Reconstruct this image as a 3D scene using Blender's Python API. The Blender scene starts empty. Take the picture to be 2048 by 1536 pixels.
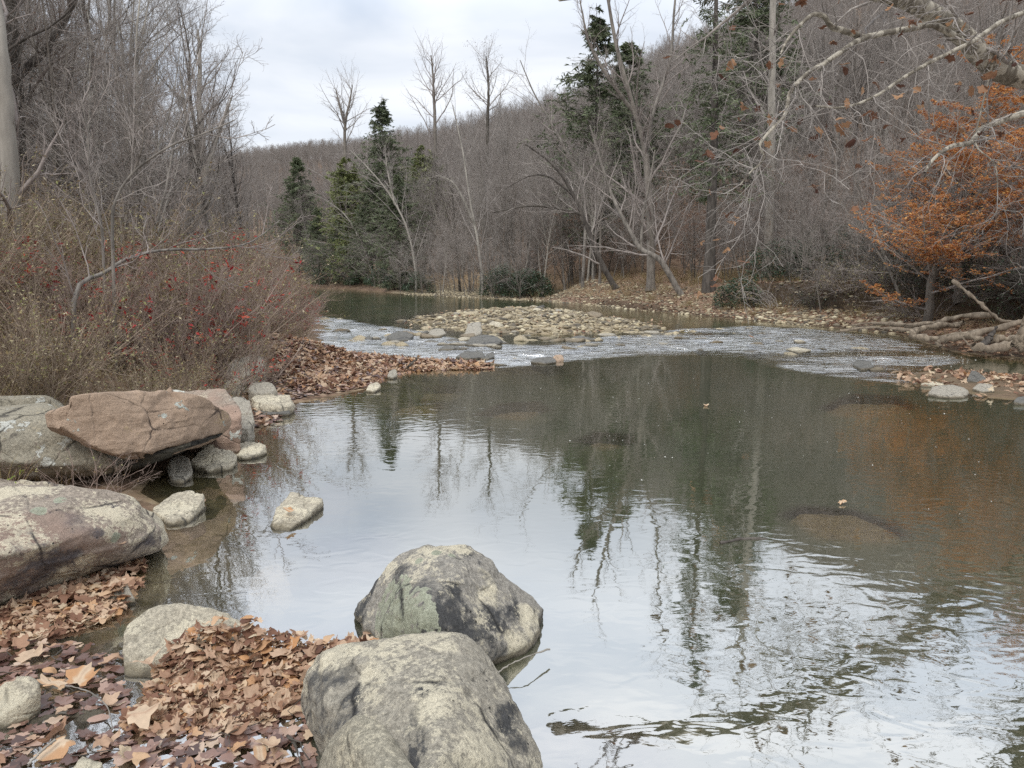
import bpy, bmesh, math, random
import numpy as np
from mathutils import Vector, Matrix

random.seed(7)
S = bpy.context.scene
COL = S.collection
R_ = math.radians

# ------------------------------------------------------------------ camera
CAM_H = 1.8; FPX = 1500.0; PITCH = R_(8.34)
cd = bpy.data.cameras.new('camera'); cam = bpy.data.objects.new('camera', cd); COL.objects.link(cam)
cam.location = (0, 0, CAM_H); cam.rotation_euler = (math.pi/2 - PITCH, 0, 0)
cd.sensor_width = 36; cd.lens = FPX/2048*36; cd.clip_start = 0.05; cd.clip_end = 3000
S.camera = cam

# ------------------------------------------------------------------ world: bright overcast
w = bpy.data.worlds.new('World'); S.world = w; w.use_nodes = True
nt = w.node_tree; nt.nodes.clear()
def wn(t, **k):
    n = nt.nodes.new(t)
    for a, b in k.items(): setattr(n, a, b)
    return n
out = wn('ShaderNodeOutputWorld'); bg = wn('ShaderNodeBackground'); bg.inputs[1].default_value = 1.0
sky = wn('ShaderNodeTexSky', sky_type='NISHITA', sun_disc=False)
sky.sun_elevation = R_(52); sky.sun_rotation = R_(200)
sm = wn('ShaderNodeMix', data_type='RGBA', blend_type='MULTIPLY'); sm.inputs[0].default_value = 1
sm.inputs[7].default_value = (.1, .1, .1, 1)
tc = wn('ShaderNodeTexCoord'); mp = wn('ShaderNodeMapping'); mp.inputs['Scale'].default_value = (1, 1, 3.2)
n1 = wn('ShaderNodeTexNoise'); n1.inputs['Scale'].default_value = 2.3; n1.inputs['Detail'].default_value = 5; n1.inputs['Roughness'].default_value = .52
n1.inputs['Distortion'].default_value = .4
cr = wn('ShaderNodeValToRGB')
cr.color_ramp.elements[0].position = .34; cr.color_ramp.elements[0].color = (.46, .515, .60, 1)
cr.color_ramp.elements[1].position = .66; cr.color_ramp.elements[1].color = (.75, .765, .79, 1)
sep = wn('ShaderNodeSeparateXYZ'); mr = wn('ShaderNodeMapRange'); mr.interpolation_type = 'SMOOTHSTEP'
mr.inputs[1].default_value = .26; mr.inputs[2].default_value = .45; mr.inputs[3].default_value = 1.0; mr.inputs[4].default_value = 1.65
mul = wn('ShaderNodeMix', data_type='RGBA', blend_type='MULTIPLY'); mul.inputs[0].default_value = 1
mx = wn('ShaderNodeMix', data_type='RGBA'); mx.inputs[0].default_value = .9
L = nt.links.new
L(tc.outputs['Generated'], mp.inputs[0]); L(mp.outputs[0], n1.inputs['Vector']); L(n1.outputs[0], cr.inputs[0])
L(tc.outputs['Generated'], sep.inputs[0]); L(sep.outputs[2], mr.inputs[0])
cmb = wn('ShaderNodeCombineXYZ')
for i in range(3): L(mr.outputs[0], cmb.inputs[i])
L(cr.outputs[0], mul.inputs[6]); L(cmb.outputs[0], mul.inputs[7])
L(sky.outputs[0], sm.inputs[6]); L(sm.outputs[2], mx.inputs[6]); L(mul.outputs[2], mx.inputs[7])
L(mx.outputs[2], bg.inputs[0]); L(bg.outputs[0], out.inputs[0])

ld = bpy.data.lights.new('sun', 'SUN'); ld.energy = 1.5; ld.angle = R_(25); ld.color = (1, .96, .9)
sun = bpy.data.objects.new('sun', ld); COL.objects.link(sun)
sun.rotation_euler = (R_(38), 0, R_(-20))      # high, from behind the camera's left shoulder

S.view_settings.view_transform = 'Standard'; S.view_settings.look = 'None'
S.view_settings.exposure = 0.5; S.view_settings.gamma = 1
S.cycles.use_denoising = False
S.cycles.max_bounces = 6; S.cycles.transparent_max_bounces = 8; S.cycles.diffuse_bounces = 3; S.cycles.glossy_bounces = 3

# ------------------------------------------------------------------ measuring helpers (photo pixels, 2048x1536)
def ray(px, py):
    dx = (px-1024)/FPX; dy = (768-py)/FPX
    return np.array([dx, math.cos(PITCH)+dy*math.sin(PITCH), dy*math.cos(PITCH)-math.sin(PITCH)])
def gp(px, py, z=0.0):
    d = ray(px, py); t = (z-CAM_H)/d[2]
    return np.array([0, 0, CAM_H]) + d*t
def at(px, py, Y):
    d = ray(px, py)
    return np.array([0, 0, CAM_H]) + d*(Y/d[1])

# ------------------------------------------------------------------ numpy noise
_rs = np.random.RandomState(3); _T = _rs.rand(65536).astype(np.float64)
def vnoise(P, seed=0):
    P = np.asarray(P, float); I = np.floor(P).astype(np.int64); f = P-I; f = f*f*f*(f*(f*6-15)+10)
    def h(dx, dy, dz):
        return _T[((I[..., 0]+dx)*73856093 ^ (I[..., 1]+dy)*19349663 ^ (I[..., 2]+dz)*83492791 ^ seed*2654435) & 65535]
    x, y, z = f[..., 0], f[..., 1], f[..., 2]
    l = lambda a, b, t: a+(b-a)*t
    return l(l(l(h(0,0,0), h(1,0,0), x), l(h(0,1,0), h(1,1,0), x), y),
             l(l(h(0,0,1), h(1,0,1), x), l(h(0,1,1), h(1,1,1), x), y), z)*2-1
def fbm(P, o=4, seed=0, g=.5):
    s = 0; a = 1; t = 0
    for i in range(o):
        s = s+a*vnoise(np.asarray(P)*(2.03**i)+i*17.3, seed+i); t += a; a *= g
    return s/t
def sstep(a, b, x):
    t = np.clip((x-a)/(b-a), 0, 1); return t*t*(3-2*t)

# ------------------------------------------------------------------ mesh helpers
def mesh_np(name, V, Fs, smooth=True, attrs=None, mats=None):
    """V (n,3); Fs list of (m,k) int arrays"""
    me = bpy.data.meshes.new(name)
    V = np.ascontiguousarray(V, dtype=np.float32)
    Fs = [np.asarray(f, dtype=np.int32) for f in Fs if len(f)]
    me.vertices.add(len(V)); me.vertices.foreach_set('co', V.ravel())
    nl = sum(f.size for f in Fs); nf = sum(len(f) for f in Fs)
    me.loops.add(nl); me.polygons.add(nf)
    me.loops.foreach_set('vertex_index', np.concatenate([f.ravel() for f in Fs]))
    st = []; o = 0
    for f in Fs:
        st.append(o+np.arange(len(f))*f.shape[1]); o += f.size
    me.polygons.foreach_set('loop_start', np.concatenate(st).astype(np.int32))
    me.polygons.foreach_set('use_smooth', np.full(nf, smooth))
    for k, v in (attrs or {}).items():
        a = me.attributes.new(k, 'FLOAT', 'POINT'); a.data.foreach_set('value', np.asarray(v, np.float32))
    for m in (mats or []): me.materials.append(m)
    me.update(calc_edges=True)
    return me
def obj(name, me, parent=None, loc=(0,0,0), rot=(0,0,0), scale=(1,1,1)):
    o = bpy.data.objects.new(name, me); COL.objects.link(o); o.location = loc; o.rotation_euler = rot; o.scale = scale
    if parent: o.parent = parent
    return o
def tag(o, label=None, cat=None, group=None, kind=None):
    if label: o['label'] = label
    if cat: o['category'] = cat
    if group: o['group'] = group
    if kind: o['kind'] = kind
    return o
def thing(name, label, cat, loc=(0,0,0), rz=0, group=None, scale=1):
    o = bpy.data.objects.new(name, None); COL.objects.link(o); o.location = loc; o.rotation_euler = (0,0,rz)
    o.scale = (scale,)*3 if not hasattr(scale, '__len__') else scale
    o.empty_display_size = .2
    return tag(o, label, cat, group)
def dup(root, loc, rz, scale, label, group=None, tilt=(0, 0)):
    r = root.copy(); COL.objects.link(r); r.location = loc; r.rotation_euler = (tilt[0], tilt[1], rz)
    r.scale = (scale,)*3 if not hasattr(scale, '__len__') else scale
    r['label'] = label
    if group: r['group'] = group
    for ch in root.children:
        c = ch.copy(); COL.objects.link(c); c.parent = r
    return r

class Proto:
    """a kind of thing: part meshes; the first placed and every other one get their own objects"""
    def __init__(s, name, cat, parts): s.name, s.cat, s.parts = name, cat, parts; s.root = None
    def place(s, loc, rz, scale, label, group=None, tilt=(0, 0)):
        if s.root is None:
            s.root = thing(s.name, label, s.cat, loc, rz, group, scale); s.root.rotation_euler = (tilt[0], tilt[1], rz)
            for n, me in s.parts: obj(n, me, s.root)
            return s.root
        return dup(s.root, loc, rz, scale, label, group, tilt)

# ------------------------------------------------------------------ materials
def newmat(name):
    m = bpy.data.materials.new(name); m.use_nodes = True; t = m.node_tree; t.nodes.clear()
    return m, t
class G:
    """tiny node graph writer"""
    def __init__(s, name):
        s.m, s.t = newmat(name); s.out = s.n('ShaderNodeOutputMaterial')
    def n(s, ty, **k):
        x = s.t.nodes.new(ty)
        for a, b in k.items(): setattr(x, a, b)
        return x
    def put(s, sock, v):
        if isinstance(v, bpy.types.NodeSocket): s.t.links.new(v, sock)
        elif isinstance(v, tuple) and len(v) == 3 and sock.type == 'RGBA': sock.default_value = (*v, 1)
        else: sock.default_value = v
    def coord(s, kind='Object'):
        return s.n('ShaderNodeTexCoord').outputs[kind]
    def pos(s): return s.n('ShaderNodeNewGeometry').outputs['Position']
    def noise(s, vec, scale, det=4, rough=.55, dist=0, color=False):
        x = s.n('ShaderNodeTexNoise'); s.put(x.inputs['Vector'], vec); x.inputs['Scale'].default_value = scale
        x.inputs['Detail'].default_value = det; x.inputs['Roughness'].default_value = rough; x.inputs['Distortion'].default_value = dist
        return x.outputs[1 if color else 0]
    def voro(s, vec, scale, out='Color', feature='F1', rnd=1):
        x = s.n('ShaderNodeTexVoronoi', feature=feature); s.put(x.inputs['Vector'], vec); x.inputs['Scale'].default_value = scale
        x.inputs['Randomness'].default_value = rnd
        return x.outputs[out]
    def ramp(s, f, stops, interp='LINEAR'):
        x = s.n('ShaderNodeValToRGB'); s.put(x.inputs[0], f); e = x.color_ramp.elements; x.color_ramp.interpolation = interp
        while len(e) < len(stops): e.new(.5)
        for i, (p, c) in enumerate(stops):
            e[i].position = p; e[i].color = (*c, 1) if len(c) == 3 else c
        return x.outputs[0]
    def mix(s, f, a, b, mode='MIX'):
        x = s.n('ShaderNodeMix', data_type='RGBA', blend_type=mode); s.put(x.inputs[0], f); s.put(x.inputs[6], a); s.put(x.inputs[7], b)
        return x.outputs[2]
    def math(s, op, a, b=0.0, clamp=False):
        x = s.n('ShaderNodeMath', operation=op, use_clamp=clamp); s.put(x.inputs[0], a); s.put(x.inputs[1], b); return x.outputs[0]
    def mr(s, v, a, b, c=0.0, d=1.0, smooth=False):
        x = s.n('ShaderNodeMapRange'); x.interpolation_type = 'SMOOTHSTEP' if smooth else 'LINEAR'
        s.put(x.inputs[0], v)
        for i, q in enumerate((a, b, c, d)): s.put(x.inputs[i+1], q)
        return x.outputs[0]
    def attr(s, name): return s.n('ShaderNodeAttribute', attribute_name=name).outputs['Fac']
    def orand(s): return s.n('ShaderNodeObjectInfo').outputs['Random']
    def z(s):
        x = s.n('ShaderNodeSeparateXYZ'); s.put(x.inputs[0], s.pos()); return x.outputs[2]
    def bump(s, h, strength=.4, dist=.02, normal=None):
        x = s.n('ShaderNodeBump'); s.put(x.inputs['Height'], h); s.put(x.inputs['Strength'], strength); x.inputs['Distance'].default_value = dist
        if normal: s.put(x.inputs['Normal'], normal)
        return x.outputs[0]
    def pbr(s, col, rough=.85, normal=None, spec=.3):
        x = s.n('ShaderNodeBsdfPrincipled'); s.put(x.inputs['Base Color'], col); s.put(x.inputs['Roughness'], rough)
        x.inputs['Specular IOR Level'].default_value = spec
        if normal: s.put(x.inputs['Normal'], normal)
        return x.outputs[0]
    def done(s, sh): s.t.links.new(sh, s.out.inputs[0]); return s.m

def bark_mat(name, dark, light, third=None, scale=6, patchy=False):
    g = G(name); c = g.coord(); mpn = g.n('ShaderNodeMapping'); g.put(mpn.inputs[0], c); mpn.inputs['Scale'].default_value = (1, 1, .25)
    n = g.noise(mpn.outputs[0], scale, 5, .65)
    col = g.ramp(n, [(.35, dark), (.62, light)])
    if third:
        if patchy:
            col = g.mix(g.mr(g.noise(c, 3.2, 4, .6, .6), .5, .56), col, third)
        else:
            col = g.mix(g.orand(), col, g.mix(.6, col, third))
    return g.done(g.pbr(col, .9, g.bump(n, .5, .02), .2))
M = {}
M['bark'] = bark_mat('grey_bark', (.08, .073, .064), (.27, .245, .215), (.16, .135, .11))
M['twig'] = bark_mat('grey_twig', (.165, .148, .134), (.40, .365, .33), (.25, .205, .185))
M['bark_dark'] = bark_mat('dark_bark', (.035, .03, .027), (.12, .105, .092), (.08, .07, .055))
M['syc'] = bark_mat('sycamore_bark', (.10, .085, .065), (.22, .195, .155), (.38, .345, .28), 5, True)
M['pale'] = bark_mat('pale_bark', (.16, .147, .125), (.40, .37, .32), (.28, .255, .22), 5)
M['root'] = bark_mat('root_bark', (.09, .07, .05), (.33, .27, .20), (.2, .16, .12), 8)
M['redtwig'] = bark_mat('reddish_twig', (.18, .135, .11), (.38, .31, .26), (.31, .215, .18))
M['brush'] = bark_mat('brush_stem', (.17, .13, .095), (.40, .33, .25), (.25, .175, .135))

def leaf_mat(name, stops, spec=.25, rough=.65, trans=.25):
    g = G(name); a = g.attr('tint'); c = g.ramp(a, stops)
    c = g.mix(.35, c, g.mix(g.noise(g.coord(), 40, 3), (.25, .25, .25), (1.3, 1.25, 1.2)), 'MULTIPLY')
    sh = g.pbr(c, rough, None, spec)
    if trans:
        t = g.n('ShaderNodeBsdfTranslucent'); g.put(t.inputs[0], c); mxs = g.n('ShaderNodeMixShader'); mxs.inputs[0].default_value = trans
        g.t.links.new(sh, mxs.inputs[1]); g.t.links.new(t.outputs[0], mxs.inputs[2]); sh = mxs.outputs[0]
    return g.done(sh)
M['litter'] = leaf_mat('dead_leaves', [(0, (.12, .06, .04)), (.15, (.24, .125, .08)), (.35, (.42, .26, .17)), (.6, (.56, .40, .28)), (.82, (.66, .52, .37)), (.95, (.52, .27, .12)), (1, (.68, .58, .42))])
M['litter_bank'] = leaf_mat('bank_leaves', [(0, (.07, .04, .028)), (.3, (.17, .095, .06)), (.6, (.30, .18, .115)), (.85, (.42, .28, .18)), (1, (.52, .40, .28))], .2, .8, .1)
M['litter_wet'] = leaf_mat('wet_dead_leaves', [(0, (.06, .032, .026)), (.3, (.14, .075, .058)), (.6, (.26, .155, .12)), (.85, (.42, .28, .21)), (1, (.54, .42, .31))], .6, .3, .1)
M['orange'] = leaf_mat('orange_leaves', [(0, (.28, .11, .05)), (.35, (.55, .22, .08)), (.7, (.70, .33, .12)), (1, (.78, .50, .18))], .25, .6, .4)
M['brushleaf'] = leaf_mat('brush_leaves', [(0, (.14, .09, .05)), (.25, (.30, .21, .11)), (.5, (.36, .32, .15)), (.72, (.25, .27, .10)), (.88, (.46, .40, .25)), (1, (.60, .52, .36))])
M['redleaf'] = leaf_mat('red_leaves', [(0, (.16, .02, .02)), (.5, (.42, .035, .04)), (1, (.62, .12, .06))], .3, .5, .35)
M['brownleaf'] = leaf_mat('brown_hanging_leaves', [(0, (.07, .03, .02)), (.5, (.19, .09, .05)), (1, (.45, .27, .15))])
M['hemlock'] = leaf_mat('hemlock_needles', [(0, (.06, .078, .042)), (.6, (.12, .145, .08)), (1, (.20, .225, .13))], .2, .6, .1)
M['rhodo'] = leaf_mat('dark_evergreen_leaves', [(0, (.015, .035, .017)), (.6, (.035, .07, .032)), (1, (.08, .12, .06))], .5, .35, .1)
M['drygrass'] = leaf_mat('dry_grass', [(0, (.2, .13, .06)), (.6, (.36, .27, .14)), (1, (.5, .42, .22))])
M['pine_far'] = leaf_mat('yellow_green_needles', [(0, (.10, .125, .045)), (1, (.27, .29, .12))], .2, .6, .1)

def rock_mat(name, base, dark, cream, brown=(.30, .19, .13), dk=.5, cm=.55, lich=.6, lichcol=(.47, .48, .40), brn=0.0, strata=0.0, wetz=.03, sc=1.0, spots=None):
    g = G(name); c = g.coord()
    big = g.noise(c, 2.2*sc, 8, .68, .5); mid = g.noise(c, 7*sc, 9, .72, .2); fine = g.noise(c, 45*sc, 8, .78)
    col = g.mix(g.mr(fine, .34, .66), tuple(x*.5 for x in base), tuple(min(1, x*1.35) for x in base))
    m_dark = g.mr(g.math('ADD', g.math('ADD', g.math('MULTIPLY', big, .55), g.math('MULTIPLY', mid, .30)), g.math('MULTIPLY', fine, .15)), dk, dk+.05, smooth=True)
    dcol = g.mix(g.mr(fine, .4, .72), dark, tuple(x*2.2 for x in dark))
    col = g.mix(m_dark, col, dcol)
    if brn:
        col = g.mix(g.mr(g.noise(c, 1.3*sc, 3, .5), 1-brn-.08, 1-brn+.05, smooth=True), col, g.mix(g.mr(mid, .3, .7), tuple(x*.75 for x in brown), tuple(x*1.2 for x in brown)))
    # cream crust: speckled patches that break up at their edges
    v2 = g.n('ShaderNodeMapping'); g.put(v2.inputs[0], c); v2.inputs['Location'].default_value = (5.1, 2.2, 7.7)
    cn = g.math('ADD', g.math('MULTIPLY', g.noise(v2.outputs[0], 2.9*sc, 8, .7), .60), g.math('MULTIPLY', fine, .40))
    col = g.mix(g.math('MULTIPLY', g.mr(cn, cm, cm+.035, smooth=True), .85), col, g.mix(g.mr(mid, .3, .75), tuple(x*.72 for x in cream), cream))
    # lichen rosettes
    v3 = g.n('ShaderNodeMapping'); g.put(v3.inputs[0], c); v3.inputs['Location'].default_value = (1.1, 9.2, 3.7)
    ln = g.math('ADD', g.math('MULTIPLY', g.noise(v3.outputs[0], 4.6*sc, 3, .5), .75), g.math('MULTIPLY', g.noise(v3.outputs[0], 26*sc, 4, .6), .25))
    lm = g.mr(ln, lich, lich+.012)
    col = g.mix(lm, col, g.mix(g.mr(fine, .35, .65), tuple(x*.7 for x in lichcol), tuple(min(.8, x*1.25) for x in lichcol)))
    # small dark pits
    pit = g.mr(g.voro(c, 16*sc, 'Distance'), .05, .11)
    pitmask = g.mr(g.noise(c, 3.3*sc, 2), .52, .6)
    col = g.mix(g.math('MULTIPLY', g.math('SUBTRACT', 1.0, pit), pitmask), col, tuple(x*.6 for x in dark))
    for (p, r, kind) in (spots or []):
        v = g.n('ShaderNodeVectorMath', operation='DISTANCE'); g.put(v.inputs[0], c); v.inputs[1].default_value = p
        if kind == 'lichen':
            dd = g.math('ADD', v.outputs['Value'], g.math('MULTIPLY', g.math('SUBTRACT', g.noise(c, 9, 3, .6), .5), r*1.5))
            cell = g.voro(c, 22, 'Distance'); dd = g.math('SUBTRACT', dd, g.math('MULTIPLY', g.math('SUBTRACT', .5, cell), r*.25))
        else: dd = g.math('ADD', v.outputs['Value'], g.math('MULTIPLY', g.math('SUBTRACT', g.noise(c, 5, 6, .7), .5), r*5.5))
        if kind == 'lichen':
            ring = g.mr(dd, r*.86, r*.98)
            lc = g.mix(g.mr(g.noise(c, 60, 5, .7), .35, .7), (.27, .28, .205), (.46, .475, .365)); lc = g.mix(g.math('MULTIPLY', ring, .3), lc, (.48, .50, .38))
            holes = g.mr(g.noise(c, 17, 3, .6), .36, .42)
            col = g.mix(g.math('MULTIPLY', g.mr(dd, r, r+.006, 1.0, 0.0), holes), col, lc)
        elif kind == 'dark':
            col = g.mix(g.math('MULTIPLY', g.mr(dd, r*.5, r*1.35, .95, 0.0, True), g.mr(g.math('ADD', g.math('MULTIPLY', mid, .6), g.math('MULTIPLY', fine, .4)), .43, .52)), col, dcol)
        elif kind == 'cream':
            cc = g.mix(g.mr(fine, .35, .6), tuple(x*.75 for x in cream), cream)
            col = g.mix(g.math('MULTIPLY', g.mr(dd, r*.55, r*1.3, .9, 0.0, True), g.mr(g.math('ADD', g.math('MULTIPLY', mid, .5), g.math('MULTIPLY', fine, .5)), .40, .50)), col, cc)
    if strata:
        ss = g.n('ShaderNodeMapping'); g.put(ss.inputs[0], c); ss.inputs['Scale'].default_value = (.6, .6, 14)
        sn = g.noise(ss.outputs[0], 2, 4, .6, .3)
    # wet, silt-stained foot
    z = g.math('ADD', g.z(), g.math('MULTIPLY', g.math('SUBTRACT', mid, .5), .07))
    wet = g.mr(z, wetz, wetz+.02, 1.0, 0.0)
    col = g.mix(wet, col, g.mix(.7, col, (.15, .12, .07))); band = g.math('MULTIPLY', wet, g.mr(g.z(), .0, .022, 1.0, 0.0)); col = g.mix(g.math('MULTIPLY', band, .7), col, (.05, .042, .028))
    grit = g.noise(c, 130*sc, 4, .8)
    crk = g.mr(g.voro(g.mix(.12, c, g.noise(c, 3*sc, 4, .6, 0, True)), 2.1*sc, 'Distance', 'DISTANCE_TO_EDGE'), .0, .022)
    col = g.mix(g.math('MULTIPLY', g.math('SUBTRACT', 1.0, crk), g.mr(big, .48, .56)), col, tuple(x*.5 for x in dark))
    col = g.mix(.38, col, g.mix(g.mr(grit, .36, .64), (.45, .45, .46), (1.45, 1.42, 1.36)), 'MULTIPLY')
    h = g.math('ADD', g.math('ADD', g.math('MULTIPLY', mid, .6), g.math('MULTIPLY', fine, .45)), g.math('ADD', g.math('MULTIPLY', grit, .12), g.math('MULTIPLY', crk, .25)))
    h = g.math('ADD', h, g.math('MULTIPLY', lm, .12))
    h = g.math('ADD', h, g.math('MULTIPLY', g.math('MULTIPLY', pit, pitmask), .3))
    if strata: h = g.math('ADD', h, g.math('MULTIPLY', sn, strata))
    return g.done(g.pbr(col, g.mr(wet, 0, 1, .88, .45), g.bump(h, 1.0, .04), .3))

# ------------------------------------------------------------------ river outline (measured from the photograph on the water plane)
def P2(lst): return [tuple(gp(a, b)[:2]) for a, b in lst]
left_shore = [(-9, -2.0), (-6.5, .5), (-4.2, 2.6)] + P2([(-120, 1240), (60, 1210), (200, 1160), (300, 1105), (335, 1075), (325, 1010), (280, 985), (300, 960), (350, 940), (400, 905),
    (500, 875), (545, 840), (560, 812), (650, 798), (740, 776), (775, 752), (830, 740), (985, 737), (990, 729), (830, 722), (740, 712), (690, 700), (640, 684), (650, 655), (636, 625),
    (600, 603), (520, 592), (400, 586)]) + [(-70, 62), (-200, 80), (-200, 110)]
far_shore = P2([(-300, 574), (300, 574.5)]) + P2([(600, 576), (700, 579), (810, 588), (930, 595), (1080, 601), (1180, 609), (1260, 618), (1350, 627), (1420, 634), (1500, 641), (1600, 650), (1700, 659),
    (1800, 668), (1860, 690), (1910, 704), (1980, 712), (2060, 718), (2300, 730)]) + [(15.5, 13), (15, 6), (15, -2), (12, -9)]
far_shore[0] = (-205, 112); far_shore[1] = (-75, 97)
near_land = [(2, -6), (.5, -.6), (-1.5, -.4), (-3, -1.5)]
WATER = np.array(left_shore + far_shore + near_land)
nL = len(left_shore); nF = len(far_shore)
def seg_dist(X, Y, A, B):
    dx, dy = B[0]-A[0], B[1]-A[1]; L2 = dx*dx+dy*dy+1e-12
    t = np.clip(((X-A[0])*dx+(Y-A[1])*dy)/L2, 0, 1)
    return np.hypot(X-A[0]-t*dx, Y-A[1]-t*dy)
def line_dist(X, Y, pts, closed=False):
    d = np.full(np.shape(X), 1e9)
    n = len(pts)
    for i in range(n if closed else n-1): d = np.minimum(d, seg_dist(X, Y, pts[i], pts[(i+1) % n]))
    return d
def inside(X, Y, poly):
    c = np.zeros(np.shape(X), bool); n = len(poly)
    for i in range(n):
        x1, y1 = poly[i]; x2, y2 = poly[(i+1) % n]
        if y1 == y2: continue
        k = ((y1 > Y) != (y2 > Y)) & (X < (x2-x1)*(Y-y1)/(y2-y1)+x1); c ^= k
    return c
def sdist(X, Y, poly):
    d = line_dist(X, Y, poly, True); return np.where(inside(X, Y, poly), d, -d)
ISLAND = np.array(P2([(772, 642), (850, 628), (920, 621), (1000, 616), (1090, 617), (1170, 622), (1240, 634), (1310, 644), (1372, 657), (1310, 668), (1200, 668), (1120, 676), (1040, 672), (950, 668), (870, 662), (800, 650)]))
RIFFLE = np.array(P2([(560, 640), (640, 632), (760, 650), (860, 668), (960, 690), (1080, 690), (1200, 676), (1380, 658), (1500, 652), (1640, 660), (1760, 672), (1850, 692), (1920, 720), (1880, 745), (1960, 770),
    (1900, 775), (1800, 766), (1700, 757), (1640, 748), (1560, 733), (1500, 716), (1400, 711), (1280, 710), (1180, 718), (1080, 727), (1000, 733), (840, 728), (700, 712), (560, 690)]))
SPIT_R = np.array(P2([(1770, 752), (1850, 742), (1950, 744), (2060, 752), (2200, 765), (2200, 812), (2040, 806), (1960, 798), (1870, 782)]))
PUDDLE = np.array([(-3.4, 1.9), (-3, 2.9)] + P2([(150, 1210), (240, 1190), (420, 1205), (560, 1245), (700, 1250), (760, 1300), (620, 1330), (610, 1450), (660, 1600)]) + [(-.5, 1.2), (-2.5, 1.0)])

# treeline of the far hills: tan(bearing), tan(elevation of the tree tops), distance of the crest
TA = np.array([-2.5, -1.0, -.55, -.40, -.30, -.2, -.08, .08, .2, .3, .4, .5, .7, 1.2, 3])
TT = np.array([.12, .122, .128, .135, .15, .178, .208, .255, .31, .345, .375, .395, .40, .44, .45])
TY = np.array([330, 330, 340, 350, 340, 270, 230, 210, 200, 190, 185, 180, 165, 120, 60])
TREE_H = 18.0
def terrain(X, Y):
    sd = sdist(X, Y, WATER); e = -sd
    dl = line_dist(X, Y, left_shore+[]); df = line_dist(X, Y, far_shore)
    dn = line_dist(X, Y, [left_shore[0]]+near_land[::-1])
    P = np.stack([X, Y, np.zeros_like(X)], -1)
    nz = fbm(P*.35, 4, 5); nf = fbm(P*2.2, 3, 9)
    # bed
    pool = -np.minimum(1.15, .10*np.maximum(sd, 0)+.34*np.maximum(sd-.5, 0))
    rif = sdist(X, Y, RIFFLE); rm = sstep(-.6, .4, rif)
    zbed = pool*(1-rm)+np.maximum(pool, -.13)*rm
    pu = sstep(-.05, .15, sdist(X, Y, PUDDLE)); zbed = zbed*(1-pu)+np.maximum(zbed, -.035)*pu
    isl = sdist(X, Y, ISLAND); im = sstep(-2.0, 1.4, isl); zbed = zbed*(1-im)+(.045+.13*nf)*im
    sp = sstep(-.35, .2, sdist(X, Y, SPIT_R)); zbed = zbed*(1-sp)+np.maximum(zbed, .012)*sp
    zbed = zbed+nf*.02*sstep(0, .5, sd)
    # left land
    zl = np.minimum(.10*e, .5)+.30*np.clip(e-1.2, 0, 2.6)+.05*np.clip(e-4, 0, 12)+.06*nz*sstep(.5, 3, e)
    # right / far land
    a = np.where(Y > 1, X/np.maximum(Y, 1), 3.0)
    cut = sstep(15, 10, np.hypot(X-11, Y-24))*1.0                      # undercut bank on the right
    zr1 = .05*e+.30*sstep(.1, .7, e)+.75*sstep(.8, 4.5, e)+.9*sstep(5, 18, e)
    zr2 = .13*e*(e < 3)+.39*(e >= 3)+1.05*sstep(3.3, 3.9, e)+.06*np.maximum(e-4, 0)*(e < 15)+.66*(e >= 15)
    zr2 = np.where(e > 3, np.maximum(zr2, .39), zr2)
    bar = sstep(12, 8, np.hypot(X+5, (Y-62)*.6))
    zr1 = zr1*(1-bar)+bar*(.03*e+.6*sstep(6, 14, e))
    zr = zr1*(1-cut)+zr2*cut+.10*nz*sstep(.5, 3, e)
    Yc = np.interp(a, TA, TY); T = np.interp(a, TA, TT)
    Rr = T*Yc+CAM_H-TREE_H
    ysh = np.interp(a, [-1.0, -.4, -.25, -.1, .05, .2, .35, .6, .9], [150, 105, 85, 62, 45, 34, 26, 18, 12])
    dc = np.maximum(Yc-ysh-14, 40)
    t = np.clip((df-14)/dc, 0, 1.3)
    hill = np.where(t < 1, np.sin(np.clip(t, 0, 1)*math.pi/2)**1.15, 1-.0*(t-1))*Rr
    hill = hill*(1+.06*fbm(P*.02, 3, 11))+1.2*fbm(P*.05, 3, 12)*sstep(10, 40, df)
    zr = zr+np.maximum(hill, 0)
    left = (np.minimum(dl, dn) < df)
    zland = np.where(left, zl, zr)
    z = np.where(sd > 0, zbed, zland)
    return z, sd, np.where(left, 1.0, 0.0), df
def hz(x, y):
    z, *_ = terrain(np.array([float(x)]), np.array([float(y)])); return float(z[0])

# ------------------------------------------------------------------ ground sheet
NX, NY = 560, 620
u = np.linspace(-1, 1, NX); sx = 1.3; kx = math.asinh(700/sx); gx = sx*np.sinh(kx*u)
v = np.linspace(0, 1, NY); sy = 3.0
gy = np.concatenate([-sy*np.sinh(np.linspace(math.asinh(60/sy), 0, 60, endpoint=False)), sy*np.sinh(np.linspace(0, math.asinh(800/sy), NY-60))])
GX, GY = np.meshgrid(gx, gy)
TZ, TSD, TL, TDF = terrain(GX, GY)
idx = np.arange(NX*NY).reshape(NY, NX)
quads = np.stack([idx[:-1, :-1], idx[:-1, 1:], idx[1:, 1:], idx[1:, :-1]], -1).reshape(-1, 4)
Pn = np.stack([GX, GY, GX*0], -1)
m_leaf = np.where(TSD < 0, .55+.6*fbm(Pn*.5, 3, 21), 0)
m_grass = np.where((TSD < 0) & (TL < .5), sstep(.8, 3, -TSD)*sstep(16, 9, -TSD)*(.6+.7*fbm(Pn*.3, 3, 22)), 0)
m_grass *= sstep(9, 3, GX-0-.0*GY)
m_dirt = np.where((TSD < 0) & (TL < .5), sstep(2.9, 3.3, -TSD)*sstep(4.4, 3.9, -TSD)*sstep(14, 10, np.hypot(GX-11, GY-24)), 0)
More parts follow.
